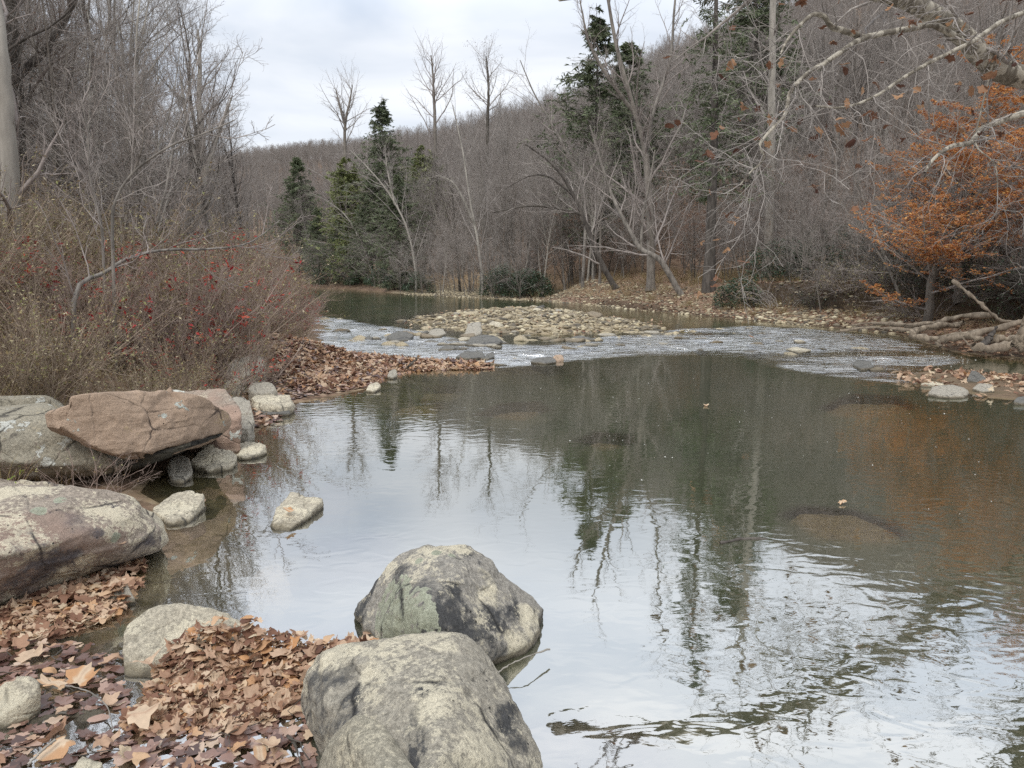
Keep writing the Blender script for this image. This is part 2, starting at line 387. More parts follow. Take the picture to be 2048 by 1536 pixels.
m_dirt = np.maximum(m_dirt, np.where((TSD < 0) & (TL < .5) & (GX > 1) & (GY < 45), sstep(.9, .3, -TSD)*.8, 0))
m_grav = np.clip(np.maximum(sstep(-.5, .5, sdist(GX, GY, ISLAND)), np.where(TL < .5, sstep(12, 8, np.hypot(GX+5, (GY-62)*.6))*(TSD < 0)*sstep(9, 6, -TSD), 0)), 0, 1)
g = G('ground_soil_and_litter'); c = g.pos()
cell = g.voro(c, 11, 'Color'); sepn = g.n('ShaderNodeSeparateColor'); g.put(sepn.inputs[0], cell); cf = sepn.outputs[0]; cf2 = sepn.outputs[1]
litter = g.ramp(cf, [(0, (.06, .04, .03)), (.3, (.15, .095, .068)), (.55, (.24, .155, .11)), (.8, (.31, .215, .15)), (1, (.40, .31, .22))])
litter = g.mix(g.mr(g.noise(c, .6, 4), .35, .7, 0, .6), litter, (.12, .08, .05))
bed = g.mix(g.mr(g.noise(c, 2.5, 5, .6), .35, .65), (.085, .075, .035), (.22, .18, .09))
bcell = g.voro(c, 3.2, 'Distance', 'DISTANCE_TO_EDGE'); bed = g.mix(g.mr(bcell, .01, .07, .55, 0), bed, (.05, .045, .028))
gcell = g.n('ShaderNodeSeparateColor'); g.put(gcell.inputs[0], g.voro(c, 5.5, 'Color'))
grav = g.ramp(gcell.outputs[1], [(0, (.13, .12, .10)), (.35, (.30, .25, .17)), (.7, (.46, .38, .25)), (1, (.55, .47, .33))])
grav = g.mix(g.mr(g.voro(c, 5.5, 'Distance'), .05, .16, 0, .5), grav, (.12, .09, .06))
grass = g.mix(g.mr(g.noise(c, 9, 6, .7), .3, .7), (.17, .105, .055), (.38, .28, .15))
col = g.mix(g.mr(g.noise(c, 1.6, 5, .6), .3, .7), (.10, .075, .05), (.2, .14, .09))
col = g.mix(g.math('MULTIPLY', g.attr('leaf'), 1.5, True), col, litter)
col = g.mix(g.math('MULTIPLY', g.attr('grass'), 1.0, True), col, grass)
col = g.mix(g.attr('dirt'), col, (.05, .035, .022))
col = g.mix(g.attr('gravel'), col, grav)
col = g.mix(g.mr(g.z(), -.02, .015, 1, 0), col, bed)
h = g.math('ADD', g.math('MULTIPLY', cf2, .5), g.noise(c, 14, 5, .7))
mat_ground = g.done(g.pbr(col, .92, g.bump(h, .6, .03), .15))
gme = mesh_np('ground', np.stack([GX, GY, TZ], -1).reshape(-1, 3), [quads], True,
    dict(leaf=np.clip(m_leaf, 0, 1).ravel(), grass=np.clip(m_grass, 0, 1).ravel(), dirt=m_dirt.ravel(), gravel=m_grav.ravel()), [mat_ground])
tag(obj('ground', gme), kind='structure')
print('terrain built')

# drowned slabs: label, outline in the photograph, depth of their top
DROWNED = [
    ('drowned square slab under the calm water, near the head of the pool', [(780, 828), (800, 812), (860, 808), (888, 826), (860, 846), (800, 842)], -.09),
    ('drowned flat slab close to the leaf spit', [(838, 795), (850, 785), (905, 784), (925, 792), (900, 802)], -.10),
    ('wide drowned slab below the middle of the rapids', [(950, 850), (1000, 825), (1080, 820), (1100, 840), (1040, 862)], -.13),
    ('long hump of drowned brown rock in the right half of the pool', [(1560, 1040), (1600, 1022), (1700, 1030), (1790, 1058), (1815, 1085), (1760, 1100), (1640, 1090)], -.045),
    ('pale drowned slab right of the pointed stone', [(560, 1060), (610, 1010), (660, 982), (700, 985), (680, 1060), (620, 1070)], -.06),
    ('broad pale drowned slab above the lichen boulder', [(590, 1150), (620, 1110), (740, 1090), (800, 1105), (760, 1180), (640, 1210)], -.09),
    ('drowned slab between the lichen boulder and the leaf heap', [(490, 1215), (510, 1135), (560, 1125), (590, 1190), (560, 1235)], -.08),
    ('round drowned brown rock left of the pointed stone', [(400, 1060), (420, 985), (450, 970), (475, 1000), (465, 1050), (430, 1085)], -.08),
    ('drowned amber slab under the reflection of the orange tree', [(1640, 830), (1700, 800), (1800, 805), (1830, 830), (1760, 850), (1680, 850)], -.10),
    ('deep drowned slab in the middle of the pool', [(1150, 905), (1190, 885), (1260, 890), (1270, 910), (1210, 925)], -.13),
    ('pale drowned stone beside the flat-topped boulder', [(1050, 1560), (1060, 1500), (1110, 1480), (1300, 1510), (1350, 1600), (1200, 1660)], -.11),
]
# ------------------------------------------------------------------ water
def water_mesh():
    # sheet that gets finer towards the near shore; vertices carry depth, riffle and ripple amounts
    nu, nv = 680, 980
    a = np.linspace(-1, 1, nu); X1 = 6.0*np.sinh(math.asinh(220/6.0)*a)
    b = np.linspace(0, 1, nv); Y1 = -8+ (4.0*np.sinh(math.asinh(150/4.0)*b))
    X, Y = np.meshgrid(X1, Y1)
    z, sd, l, df = terrain(X, Y)
    rif = sstep(-.35, .45, sdist(X, Y, RIFFLE))
    P = np.stack([X, Y, X*0], -1)
    wob = fbm(P*.9, 3, 31)
    rif = np.clip(rif*(.30+sstep(-.30, .10, fbm(P*np.array([.22, .7, 1]), 3, 36))), 0, 1)
    isl_up = sstep(0, 6, sdist(X, Y, np.array([(-30, 26), (12, 22), (12, 60), (-40, 75)])))
    rip = .045+.10*sstep(-.2, 2.6, X)*sstep(9, 3.0, Y)+.12*isl_up+.06*sstep(5, 12, Y)
    rip = rip*(.75+.5*fbm(P*.6, 3, 32))
    disp = rif*(.085*fbm(P*np.array([.75, 1.9, 1])+wob[..., None]*.5, 3, 33, .5)+.012*fbm(P*np.array([3., 6., 1]), 2, 34))
    depth = np.maximum(-z, 0)
    for _, ol, zs in DROWNED:
        q = np.array([tuple(gp(a_, b_, zs)[:2]) for a_, b_ in ol]); near_ = (np.abs(X-q[:, 0].mean()) < 4) & (np.abs(Y-q[:, 1].mean()) < 5)
        sdd = sdist(X[near_], Y[near_], q); k_ = sstep(-.12, .06, sdd); depth[near_] = depth[near_]*(1-k_)+np.minimum(depth[near_], -zs+.02)*k_
    murk = 1-np.exp(-depth*1.5)
    idx = np.arange(nu*nv).reshape(nv, nu); q = np.stack([idx[:-1, :-1], idx[:-1, 1:], idx[1:, 1:], idx[1:, :-1]], -1).reshape(-1, 4)
    keep = (sd > -2.0); kq = keep.ravel()[q].any(1); q = q[kq]
    used = np.zeros(nu*nv, bool); used[q.ravel()] = True; remap = np.cumsum(used)-1
    V = np.stack([X, Y, disp], -1).reshape(-1, 3)[used]
    return mesh_np('water', V, [remap[q]], True, dict(murk=murk.ravel()[used], riffle=rif.ravel()[used], ripple=rip.ravel()[used]))
g = G('river_water'); c = g.pos()
m1 = g.n('ShaderNodeMapping'); g.put(m1.inputs[0], c); m1.inputs['Scale'].default_value = (1, 1.5, 1)
small = g.noise(m1.outputs[0], 5.2, 1.0, .45, .8); tiny = g.noise(m1.outputs[0], 19, 2, .5, .6)
m2 = g.n('ShaderNodeMapping'); g.put(m2.inputs[0], c); m2.inputs['Scale'].default_value = (.38, 1.0, 1); rough = g.noise(m2.outputs[0], 4.2, 5, .6, .4)
nA = g.bump(g.math('ADD', small, g.math('MULTIPLY', tiny, .09)), g.math('MULTIPLY', g.attr('ripple'), 1.0), .022)
nB = g.bump(rough, g.math('MULTIPLY', g.attr('riffle'), .7), .30, nA)
lw = g.n('ShaderNodeLayerWeight'); lw.inputs[0].default_value = .5; g.put(lw.inputs['Normal'], nB)
f = g.math('POWER', lw.outputs['Facing'], 3.0)
fac = g.math('ADD', .46, g.math('MULTIPLY', f, .26), True)
tr = g.n('ShaderNodeBsdfTransparent'); tr.inputs[0].default_value = (.93, .93, .88, 1)
df_ = g.n('ShaderNodeBsdfDiffuse'); g.put(df_.inputs[0], g.mix(g.mr(g.noise(c, .25, 3), .35, .65), (.050, .064, .036), (.075, .080, .042)))
foam_sparkle = g.math('MULTIPLY', g.mr(g.noise(m2.outputs[0], 5.5, 7, .8), .60, .66), g.attr('riffle'))  # white streaks: foam plus the waves' sky sparkle, painted into the colour
mA = g.n('ShaderNodeMixShader'); g.put(mA.inputs[0], g.attr('murk')); g.t.links.new(tr.outputs[0], mA.inputs[1]); g.t.links.new(df_.outputs[0], mA.inputs[2])
gl = g.n('ShaderNodeBsdfGlossy'); gl.inputs['Roughness'].default_value = .02; gl.inputs[0].default_value = (1, 1, 1, 1); g.put(gl.inputs['Normal'], nB)
mB = g.n('ShaderNodeMixShader'); g.put(mB.inputs[0], fac); g.t.links.new(mA.outputs[0], mB.inputs[1]); g.t.links.new(gl.outputs[0], mB.inputs[2])
fo = g.n('ShaderNodeBsdfDiffuse'); fo.inputs[0].default_value = (.7, .72, .73, 1)
mC = g.n('ShaderNodeMixShader'); g.put(mC.inputs[0], g.math('MULTIPLY', foam_sparkle, .6)); g.t.links.new(mB.outputs[0], mC.inputs[1]); g.t.links.new(fo.outputs[0], mC.inputs[2])
mat_water = g.done(mC.outputs[0])
wme = water_mesh(); wme.materials.append(mat_water)
tag(obj('river_water', wme), kind='structure')
print('water built')

# ------------------------------------------------------------------ rocks
_ico = {}
def ico(sub):
    if sub not in _ico:
        bm = bmesh.new(); bmesh.ops.create_icosphere(bm, subdivisions=sub, radius=1)
        V = np.array([v.co[:] for v in bm.verts]); F = np.array([[v.index for v in f.verts] for f in bm.faces]); bm.free()
        _ico[sub] = (V/np.linalg.norm(V, axis=1, keepdims=True), F)
    return _ico[sub]
def hull_planes(P, c):
    bm = bmesh.new()
    for p in P: bm.verts.new(p)
    bmesh.ops.convex_hull(bm, input=bm.verts); bm.normal_update()
    N = []
    for f in bm.faces:
        n = np.array(f.normal[:]); d = n@(np.array(f.verts[0].co[:])-c)
        if d < 0: n, d = -n, -d
        if d > 1e-4 and f.calc_area() > 1e-6 and not any(n@m[0] > .995 for m in N): N.append((n, d))
    bm.free()
    return np.array([n for n, d in N]), np.array([d for n, d in N])
def rock_mesh(name, pts, mat, sub=6, p=14, amp=.04, freq=3.0, seed=0, strata=0.0, grow_=1.0, chips=4, ledges=()):
    P = np.array(pts, float); c = (P.min(0)+P.max(0))/2*.5+P.mean(0)*.5
    N, D = hull_planes(P, c); dirs, F = ico(sub)
    g_ = (np.maximum(dirs@N.T, 0)/D)
    r = grow_/np.power((g_**p).sum(1), 1/p)
    V = dirs*r[:, None]
    size = np.ptp(P, 0).max()
    rn = np.random.RandomState(seed)
    for k in range(chips):                                   # broken facets
        n = rn.randn(3); n /= np.linalg.norm(n); ext = (V@n).max(); cut = ext*rn.uniform(.86, .95); over = (V@n)-cut
        V = V-np.where(over > 0, over*.92, 0)[:, None]*n
    q = V/size*freq
    d = fbm(q, 5, seed, .5)*amp*size+ (np.abs(fbm(q*2.1+9, 4, seed+3))-.15)*amp*-.7*size + fbm(V*22, 4, seed+5)*.006
    V = V+dirs*d[:, None]
    for (lx, ly, lz, lo_, drop) in ledges:                   # broken-off top layers
        s_ = V@np.array([lx, ly, lz])-lo_*size+.10*size*fbm(V/size*3.5+seed, 4, seed+8)
        V[:, 2] -= drop*sstep(-.004, .010, s_)*sstep(-.1, .35, dirs[:, 2])
    if strata:
        zz = V[:, 2]; s = vnoise(np.stack([zz*28, zz*0+seed, zz*0+fbm(V*2, 2, seed)*.8], -1), seed)
        side = 1-np.abs(dirs[:, 2])
        V[:, :2] += dirs[:, :2]*(s*strata*side)[:, None]
    me = mesh_np(name, V, [F], True, None, [mat] if mat else None)
    return me, c
def rock(name, label, pts, mat, cat='rock', group=None, spots=None, matk=None, **k):
    me, c = rock_mesh(name, pts, None if matk else mat, **k)
    if matk:
        from mathutils.bvhtree import BVHTree
        bv = BVHTree.FromPolygons([v.co[:] for v in me.vertices], [p.vertices[:] for p in me.polygons]); res = []
        for px, py, r_, kd in spots:
            h_ = bv.ray_cast(Vector((0, 0, CAM_H))-Vector(c), Vector(ray(px, py)))[0]
            if h_ is not None: res.append((tuple(h_), r_, kd))
        mt = rock_mat(*matk[0], **matk[1], spots=res); me.materials.clear(); me.materials.append(mt)
    o = obj(name, me, None, tuple(c)); tag(o, label, cat, group); return o
def pz(lst): return [gp(a, b, z) for a, b, z in lst]

GREY = (.24, .22, .18); CREAM = (.62, .55, .38); DK = (.055, .055, .055)
lich_c = np.array(gp(800, 1215, .27))
# central boulder with the big lichen
ptsA = pz([(702, 1262, -.12), (706, 1235, .02), (712, 1190, .12), (762, 1132, .26), (800, 1108, .33), (862, 1095, .38), (925, 1100, .38), (968, 1118, .35), (1015, 1160, .25), (1060, 1192, .15), (1092, 1228, .06),
    (1100, 1260, -.12), (1075, 1318, -.15), (1015, 1352, -.15), (800, 1340, -.15), (930, 1320, .10), (860, 1275, .24), (850, 1200, .38), (980, 1290, .13), (1052, 1290, .03), (740, 1270, .08), (900, 1190, -.15)])
rock('boulder', 'rounded dark boulder with a large pale green lichen patch, rising from the pool', ptsA, None, 'boulder', sub=7, p=17, amp=.045, seed=11, chips=6, grow_=1.09, ledges=[(.75, .3, -.2, .14, .02)],
    matk=(('boulder_stone_speckled', (.36, .335, .29), DK, (.76, .69, .52)), dict(dk=.503, cm=.515, lich=.74, wetz=.035)),
    spots=[(905, 1225, .11, 'dark'), (850, 1170, .08, 'dark'), (740, 1180, .08, 'dark'), (800, 1275, .07, 'dark'), (890, 1270, .09, 'dark'), (800, 1140, .06, 'dark'), (950, 1270, .09, 'dark'), (1000, 1305, .05, 'dark'), (1060, 1240, .10, 'cream'), (1035, 1285, .08, 'cream'), (975, 1195, .10, 'cream'),
           (720, 1220, .10, 'dark'), (860, 1250, .10, 'dark'), (775, 1222, .17, 'lichen'), (820, 1238, .13, 'lichen'), (872, 1104, .024, 'lichen'), (838, 1122, .022, 'lichen'), (905, 1112, .015, 'lichen')])
ptsB = pz([(604, 1360, .22), (622, 1325, .30), (690, 1298, .36), (800, 1290, .38), (872, 1276, .40), (930, 1280, .40), (968, 1312, .36), (1005, 1362, .30), (1040, 1420, .24), (1066, 1470, .18), (1088, 1540, .10),
    (1092, 1600, -.1), (1000, 1700, .0), (606, 1430, .0), (640, 1500, -.12), (980, 1340, -.12), (700, 1310, -.12), (860, 1400, .42), (900, 1560, .36), (760, 1620, .25)])
rock('boulder', 'big flat-topped grey and cream boulder in front of the lichen boulder', ptsB, None, 'boulder', sub=7, p=22, amp=.045, seed=23, chips=5, grow_=1.07, ledges=[(-.8, -.4, .1, .24, .03), (.5, .8, 0, .22, .02)],
    matk=(('boulder_stone_mottled', (.42, .385, .315), DK, (.78, .71, .54)), dict(dk=.520, cm=.505, lich=.80, lichcol=(.5, .48, .36), wetz=.0)),
    spots=[(630, 1400, .15, 'dark'), (680, 1440, .08, 'dark'), (1010, 1430, .06, 'dark'), (1040, 1490, .05, 'dark'), (700, 1305, .05, 'cream'), (650, 1325, .04, 'cream'), (890, 1290, .04, 'cream'), (960, 1515, .12, 'cream'), (740, 1345, .05, 'cream'), (860, 1420, .08, 'cream')])
ptsC = pz([(628, 1570, .12), (634, 1500, .22), (662, 1452, .31), (702, 1412, .39), (742, 1418, .42), (795, 1465, .43), (850, 1530, .42), (890, 1640, .38), (620, 1660, -.1), (720, 1720, .1), (760, 1500, .1), (740, 1520, .44)])
mC_ = rock_mat('boulder_stone_olive', (.42, .385, .30), (.07, .07, .062), (.76, .69, .52), dk=.57, cm=.54, lich=.8, wetz=-.1)
rock('boulder', 'rounded olive grey boulder leaning against the flat-topped one at the bottom edge', ptsC, mC_, 'boulder', sub=6, p=9, amp=.035, seed=37, chips=1)
# big rock at the left edge
ptsD = pz([(-320, 990, .52), (-100, 968, .55), (40, 962, .55), (120, 960, .56), (200, 966, .54), (262, 985, .46), (310, 1012, .36), (334, 1045, .27), (346, 1085, .12), (338, 1100, .08), (296, 1100, .10), (240, 1108, .12), (150, 1140, .12),
    (60, 1175, .06), (-40, 1215, .0), (-330, 1330, -.1), (-330, 1180, .4), (-40, 1110, .38), (160, 1075, .37), (280, 1060, .28), (200, 1120, -.1), (-20, 1225, -.12), (300, 1060, -.1)])
rock('shore_rock', 'large sloping rock with cream crust and white lichen at the left edge of the pool', ptsD, None, 'rock', sub=7, p=16, amp=.035, seed=41, strata=.012, chips=6, ledges=[(-.5, .8, 0, .12, -.035), (.8, .5, 0, .28, .03)],
    matk=(('shore_rock_crusted', (.38, .32, .26), (.09, .08, .082), (.80, .72, .54)), dict(dk=.52, cm=.495, lich=.70, lichcol=(.68, .68, .60), brn=.42, brown=(.34, .25, .2), wetz=.03)),
    spots=[(60, 1140, .16, 'dark'), (300, 1080, .06, 'dark'), (200, 1070, .05, 'dark'), (130, 1120, .1, 'dark'), (180, 1118, .06, 'cream'), (75, 1020, .04, 'lichen'), (230, 1075, .03, 'lichen'), (120, 1000, .03, 'lichen')])
# brown slab
ptsE = pz([(72, 838, .66), (88, 806, .80), (130, 792, .86), (220, 786, .86), (268, 778, .86), (335, 774, .84), (395, 790, .76), (440, 806, .66), (468, 832, .50), (470, 852, .40), (430, 872, .33), (380, 885, .36),
    (300, 905, .36), (240, 908, .38), (180, 892, .46), (140, 872, .54), (110, 870, .56), (240, 920, .25), (330, 915, .22), (430, 880, .22)])
mE_ = rock_mat('brown_sandstone', (.42, .31, .23), (.09, .065, .055), (.50, .38, .24), dk=.60, cm=.575, lich=.635, lichcol=(.46, .48, .43), brn=.80, brown=(.40, .295, .215), wetz=-.5, strata=.25)
rock('sandstone_slab', 'smooth red-brown slab overhanging the water above the other left bank rocks', ptsE, mE_, 'rock', sub=7, p=34, amp=.05, freq=2.2, seed=53, strata=.007, chips=6, ledges=[(.9, -.3, 0, .12, .05), (.3, .9, 0, .10, -.05), (-.95, .1, 0, .22, .06)])
ptsF = pz([(-200, 800, .75), (0, 790, .78), (100, 788, .8), (140, 830, .62), (240, 910, .34), (290, 945, .18), (240, 968, .05), (190, 968, .12), (60, 975, .12), (-200, 985, .1), (-150, 880, .62), (40, 870, .60), (160, 915, .38), (100, 780, .2), (250, 900, -.1), (0, 960, -.1)])
mF_ = rock_mat('grey_lichen_rock', (.36, .325, .25), (.09, .08, .065), (.50, .43, .30), dk=.57, cm=.555, lich=.585, lichcol=(.58, .58, .52), wetz=-.05, sc=1.1)
rock('shore_rock', 'grey rock dotted with white lichen beneath the red-brown slab', ptsF, mF_, 'rock', sub=7, p=11, amp=.03, seed=61, strata=.01, chips=5, ledges=[(.8, -.6, 0, .05, .07), (-.2, .9, 0, .1, .05)])
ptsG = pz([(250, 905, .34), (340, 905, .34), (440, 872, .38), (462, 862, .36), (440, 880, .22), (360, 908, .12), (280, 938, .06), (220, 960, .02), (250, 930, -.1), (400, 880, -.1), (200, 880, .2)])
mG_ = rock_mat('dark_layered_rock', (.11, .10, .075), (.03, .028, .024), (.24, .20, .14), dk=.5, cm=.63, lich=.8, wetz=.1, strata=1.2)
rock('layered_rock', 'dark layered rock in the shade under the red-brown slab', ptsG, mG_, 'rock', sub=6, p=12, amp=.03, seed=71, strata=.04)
mP = rock_mat('pale_bank_stone', (.50, .45, .35), (.13, .12, .10), (.78, .71, .54), dk=.60, cm=.51, lich=.76, wetz=.02)
mQ = rock_mat('grey_bank_stone', (.38, .35, .29), (.08, .078, .072), (.50, .45, .34), dk=.60, cm=.60, lich=.74, wetz=.02, strata=.5)
mS = rock_mat('grey_dark_stone', (.17, .165, .15), (.05, .05, .05), (.42, .38, .28), dk=.54, cm=.66, lich=.8, wetz=.02, strata=.6)
mW = rock_mat('drowned_slab_stone', (.40, .30, .15), (.2, .16, .09), (.50, .40, .22), dk=.6, cm=.62, lich=.9, wetz=-3)
def slab(label, outline, z0, z1, mat, seed, name='stone', sub=5, p=26, amp=.045, cat='stone', strata=.012, group=None, bottom=-.15):
    """flat stone: outline traced at its upper rim on the height z1 (far side) .. z0 (near side)"""
    ys = [b for a, b in outline]; lo, hi = min(ys), max(ys)
    top = [gp(a, b, z1+(z0-z1)*((b-lo)/(hi-lo+1e-6))) for a, b in outline]
    cx = np.mean(top, 0); bot = [np.array([*(cx[:2]+(t[:2]-cx[:2])*.92), bottom]) for t in top]
    return rock(name, label, top+bot, mat, cat, group, sub=sub, p=p, amp=amp, seed=seed, strata=strata, chips=6, ledges=[(math.cos(seed*2.1), math.sin(seed*2.1), 0, .08, .02), (math.cos(seed), math.sin(seed), 0, .2, .015)] if sub > 5 else ())
mE3 = rock_mat('brown_grey_stone', (.36, .30, .24), (.10, .09, .085), (.66, .58, .44), dk=.56, cm=.57, lich=.62, lichcol=(.56, .56, .50), brn=.5, brown=(.38, .27, .21), wetz=.0, strata=.3)
slab('pale pointed stone with dead leaves on it, alone in the bright pool', [(533, 1048), (548, 1020), (585, 978), (640, 976), (652, 990), (610, 1030), (575, 1058), (550, 1062)], .02, .11, mP, 81, 'pool_stone', 6, bottom=-.2)
slab('low knobbly stone with leaves beside the big crusted rock', [(300, 1010), (345, 982), (395, 975), (408, 990), (395, 1015), (370, 1040), (330, 1045)], .03, .13, mP, 82, 'pool_stone', 6)
slab('drowned pale stone just beyond the tip of the crusted rock', [(335, 1045), (400, 1030), (415, 1060), (380, 1090), (345, 1080)], -.02, .0, mP, 83, 'pool_stone', 5)
slab('cream edged flat stone half in the water under the slab', [(378, 922), (400, 893), (450, 888), (478, 905), (468, 925), (415, 942)], .03, .15, mP, 84, 'shore_stone', 6, p=20)
slab('broken cream stone pointing into the water, right of the flat one', [(462, 898), (478, 880), (520, 878), (535, 890), (520, 905), (485, 918)], .02, .12, mP, 85, 'shore_stone', 6, p=18)
slab('pale round-backed stone close against the right end of the brown slab', [(395, 885), (420, 868), (455, 864), (470, 874), (440, 888), (405, 898)], .08, .2, mP, 86, 'shore_stone', 5)
slab('dull olive stone in the dark gap beneath the slab', [(332, 925), (350, 908), (378, 912), (385, 940), (365, 965), (340, 960)], .02, .14, mQ, 87, 'shore_stone', 5)
slab('brown and grey lichened slab behind the right end of the red-brown slab', [(290, 792), (330, 772), (400, 769), (452, 778), (474, 800), (484, 828), (460, 832), (380, 810)], .42, .66, mE3, 88, 'shore_rock', 6, cat='rock', bottom=0)
slab('rough leaf-strewn rock at the water between the brown slab and the cream stone', [(455, 800), (480, 785), (500, 800), (510, 840), (492, 862), (470, 855)], .16, .42, mQ, 89, 'shore_stone', 6, bottom=-.1)
slab('flat cream-topped stone with a dark front at the head of the pool', [(500, 792), (520, 783), (575, 782), (590, 792), (585, 806), (560, 812), (510, 806)], .13, .22, mP, 90, 'shore_stone', 6, p=24)
slab('grey undercut stone below the flat cream-topped one', [(505, 818), (540, 808), (575, 812), (580, 824), (550, 826), (515, 830)], .03, .10, mS, 91, 'shore_stone', 5)
slab('long brown slab half buried in the brush', [(440, 742), (460, 722), (510, 712), (535, 722), (530, 738), (480, 752)], .36, .56, mQ, 92, 'shore_rock', 6, cat='rock', bottom=.1)
slab('square grey stone above the flat cream-topped stone', [(495, 778), (505, 765), (545, 763), (556, 774), (548, 786), (510, 788)], .20, .33, mQ, 93, 'shore_stone', 5)
slab('small round brown stone at the foot of the brush', [(445, 768), (455, 755), (480, 754), (485, 764), (470, 772)], .30, .42, mQ, 94, 'shore_stone', 5, bottom=.1)
slab('cream stone at the edge of the rapids beside the brush', [(598, 700), (604, 692), (622, 692), (628, 703), (612, 712)], .12, .26, mP, 95, 'shore_stone', 5)
slab('long low grey stone on the leaf spit', [(618, 722), (640, 713), (690, 713), (706, 724), (690, 732), (640, 733)], .06, .14, mQ, 96, 'shore_stone', 5)
slab('humped olive stone at the upper rim of the leaf spit', [(640, 708), (655, 697), (690, 697), (700, 707), (680, 714)], .08, .2, mQ, 97, 'shore_stone', 5)
slab('dark wet stone where the leaf spit meets the rapids', [(695, 712), (710, 703), (732, 704), (738, 712), (715, 718)], .04, .12, mS, 98, 'shore_stone', 5)
slab('small whitish stone at the pool edge of the leaf spit', [(732, 780), (738, 768), (755, 764), (762, 770), (748, 784)], .02, .10, mP, 99, 'shore_stone', 5)
slab('pale grey stone half in the leaf spit, upper of the two at its pool edge', [(774, 752), (780, 738), (792, 737), (795, 748), (785, 756)], .03, .13, mQ, 100, 'shore_stone', 5)
slab('pale rock mostly buried under dead leaves in the foreground', [(234, 1310), (238, 1235), (262, 1205), (330, 1195), (420, 1205), (520, 1238), (570, 1268), (540, 1330), (380, 1360), (240, 1345)], .0, .22, mP, 101, 'shore_rock', 6, cat='rock', p=9)
slab('small olive rock peeking out of the leaves by the crusted rock', [(205, 1195), (215, 1172), (240, 1160), (262, 1175), (270, 1195), (240, 1205)], .02, .1, mQ, 102, 'shore_stone', 5)
slab('smooth rounded pale stone at the bottom left corner', [(-40, 1440), (-30, 1360), (0, 1342), (50, 1338), (80, 1352), (82, 1372), (60, 1400), (10, 1430)], .05, .17, mP, 103, 'shore_stone', 6, p=8)
slab('drowned grey slab under the leaf puddle', [(-20, 1500), (0, 1442), (120, 1425), (215, 1412), (205, 1450), (150, 1500)], -.02, .012, mQ, 104, 'shore_stone', 5)
slab('low cream rock among floating leaves at the bottom edge', [(130, 1540), (165, 1505), (205, 1520), (215, 1580), (140, 1590)], .02, .07, mP, 105, 'shore_stone', 5)
# drowned slabs in the pool
for i, (lab, ol, z) in enumerate(DROWNED):
    slab(lab, ol, z-.02, z, mW if 'pale' not in lab else mP, 120+i, 'drowned_slab', 5, cat='rock', bottom=z-.35)
# stones in the rapids and at the right
for i, (lab, ol, z, mt) in enumerate([
    ('dark humped stone in the rapids, left of the island', [(772, 676), (785, 664), (810, 661), (826, 670), (820, 680), (790, 682)], .20, mS),
    ('long dark double-humped stone in the rapids below the island', [(928, 684), (945, 672), (985, 668), (1004, 680), (990, 690), (940, 690)], .20, mS),
    ('flat dark stone near the lower edge of the rapids', [(910, 712), (925, 702), (965, 703), (970, 714), (930, 717)], .12, mS),
    ('small wet stone touching the flat dark one in the rapids', [(960, 716), (975, 708), (986, 703), (990, 712), (975, 718)], .10, mS),
    ('tiny black stone alone in the white water', [(727, 676), (735, 671), (746, 674), (742, 679)], .07, mS),
    ('thin dark stone in the white water by the brush', [(664, 662), (680, 655), (698, 659), (692, 665)], .08, mS),
    ('grey stone at the island edge between two dark humps', [(855, 668), (866, 657), (885, 657), (892, 668), (870, 672)], .16, mQ),
    ('large grey stone standing on the near rim of the island', [(928, 670), (935, 650), (960, 645), (965, 662), (948, 672)], .30, mQ),
    ('mossy stone in the shallow spill at the pool edge', [(1060, 722), (1075, 712), (1100, 712), (1115, 722), (1090, 727)], .09, mS),
    ('red-brown stone in the shallow spill at the pool edge', [(1104, 718), (1110, 709), (1124, 709), (1128, 717), (1115, 721)], .12, mE_),
    ('pale tilted slab drowned in the right rapids', [(1570, 697), (1590, 692), (1622, 700), (1600, 705)], .05, mP),
    ('dark rounded stone in the right rapids', [(1705, 728), (1715, 718), (1740, 722), (1748, 733), (1725, 738)], .10, mS),
    ('broad layered grey stone on the right edge of the pool', [(1855, 784), (1868, 770), (1910, 768), (1940, 778), (1935, 792), (1890, 794)], .12, mQ),
    ('grey stone behind the broad layered one', [(1945, 775), (1955, 766), (1985, 768), (1990, 780), (1965, 784)], .10, mQ),
    ('pointed grey stone poking up behind the leaf-covered stones at the right', [(1932, 758), (1944, 741), (1952, 742), (1975, 758), (1955, 764)], .20, mS),
    ('flat light stone like a plank in the leaf drift at the right', [(1840, 768), (1850, 762), (1885, 764), (1890, 770), (1860, 771)], .07, mP),
    ('small round stone at the very right edge of the pool', [(2028, 802), (2034, 794), (2055, 792), (2064, 800), (2045, 807)], .10, mS),
]):
    slab(lab, ol, .03, z, mt, 150+i, 'river_stone', 5, bottom=-.15)
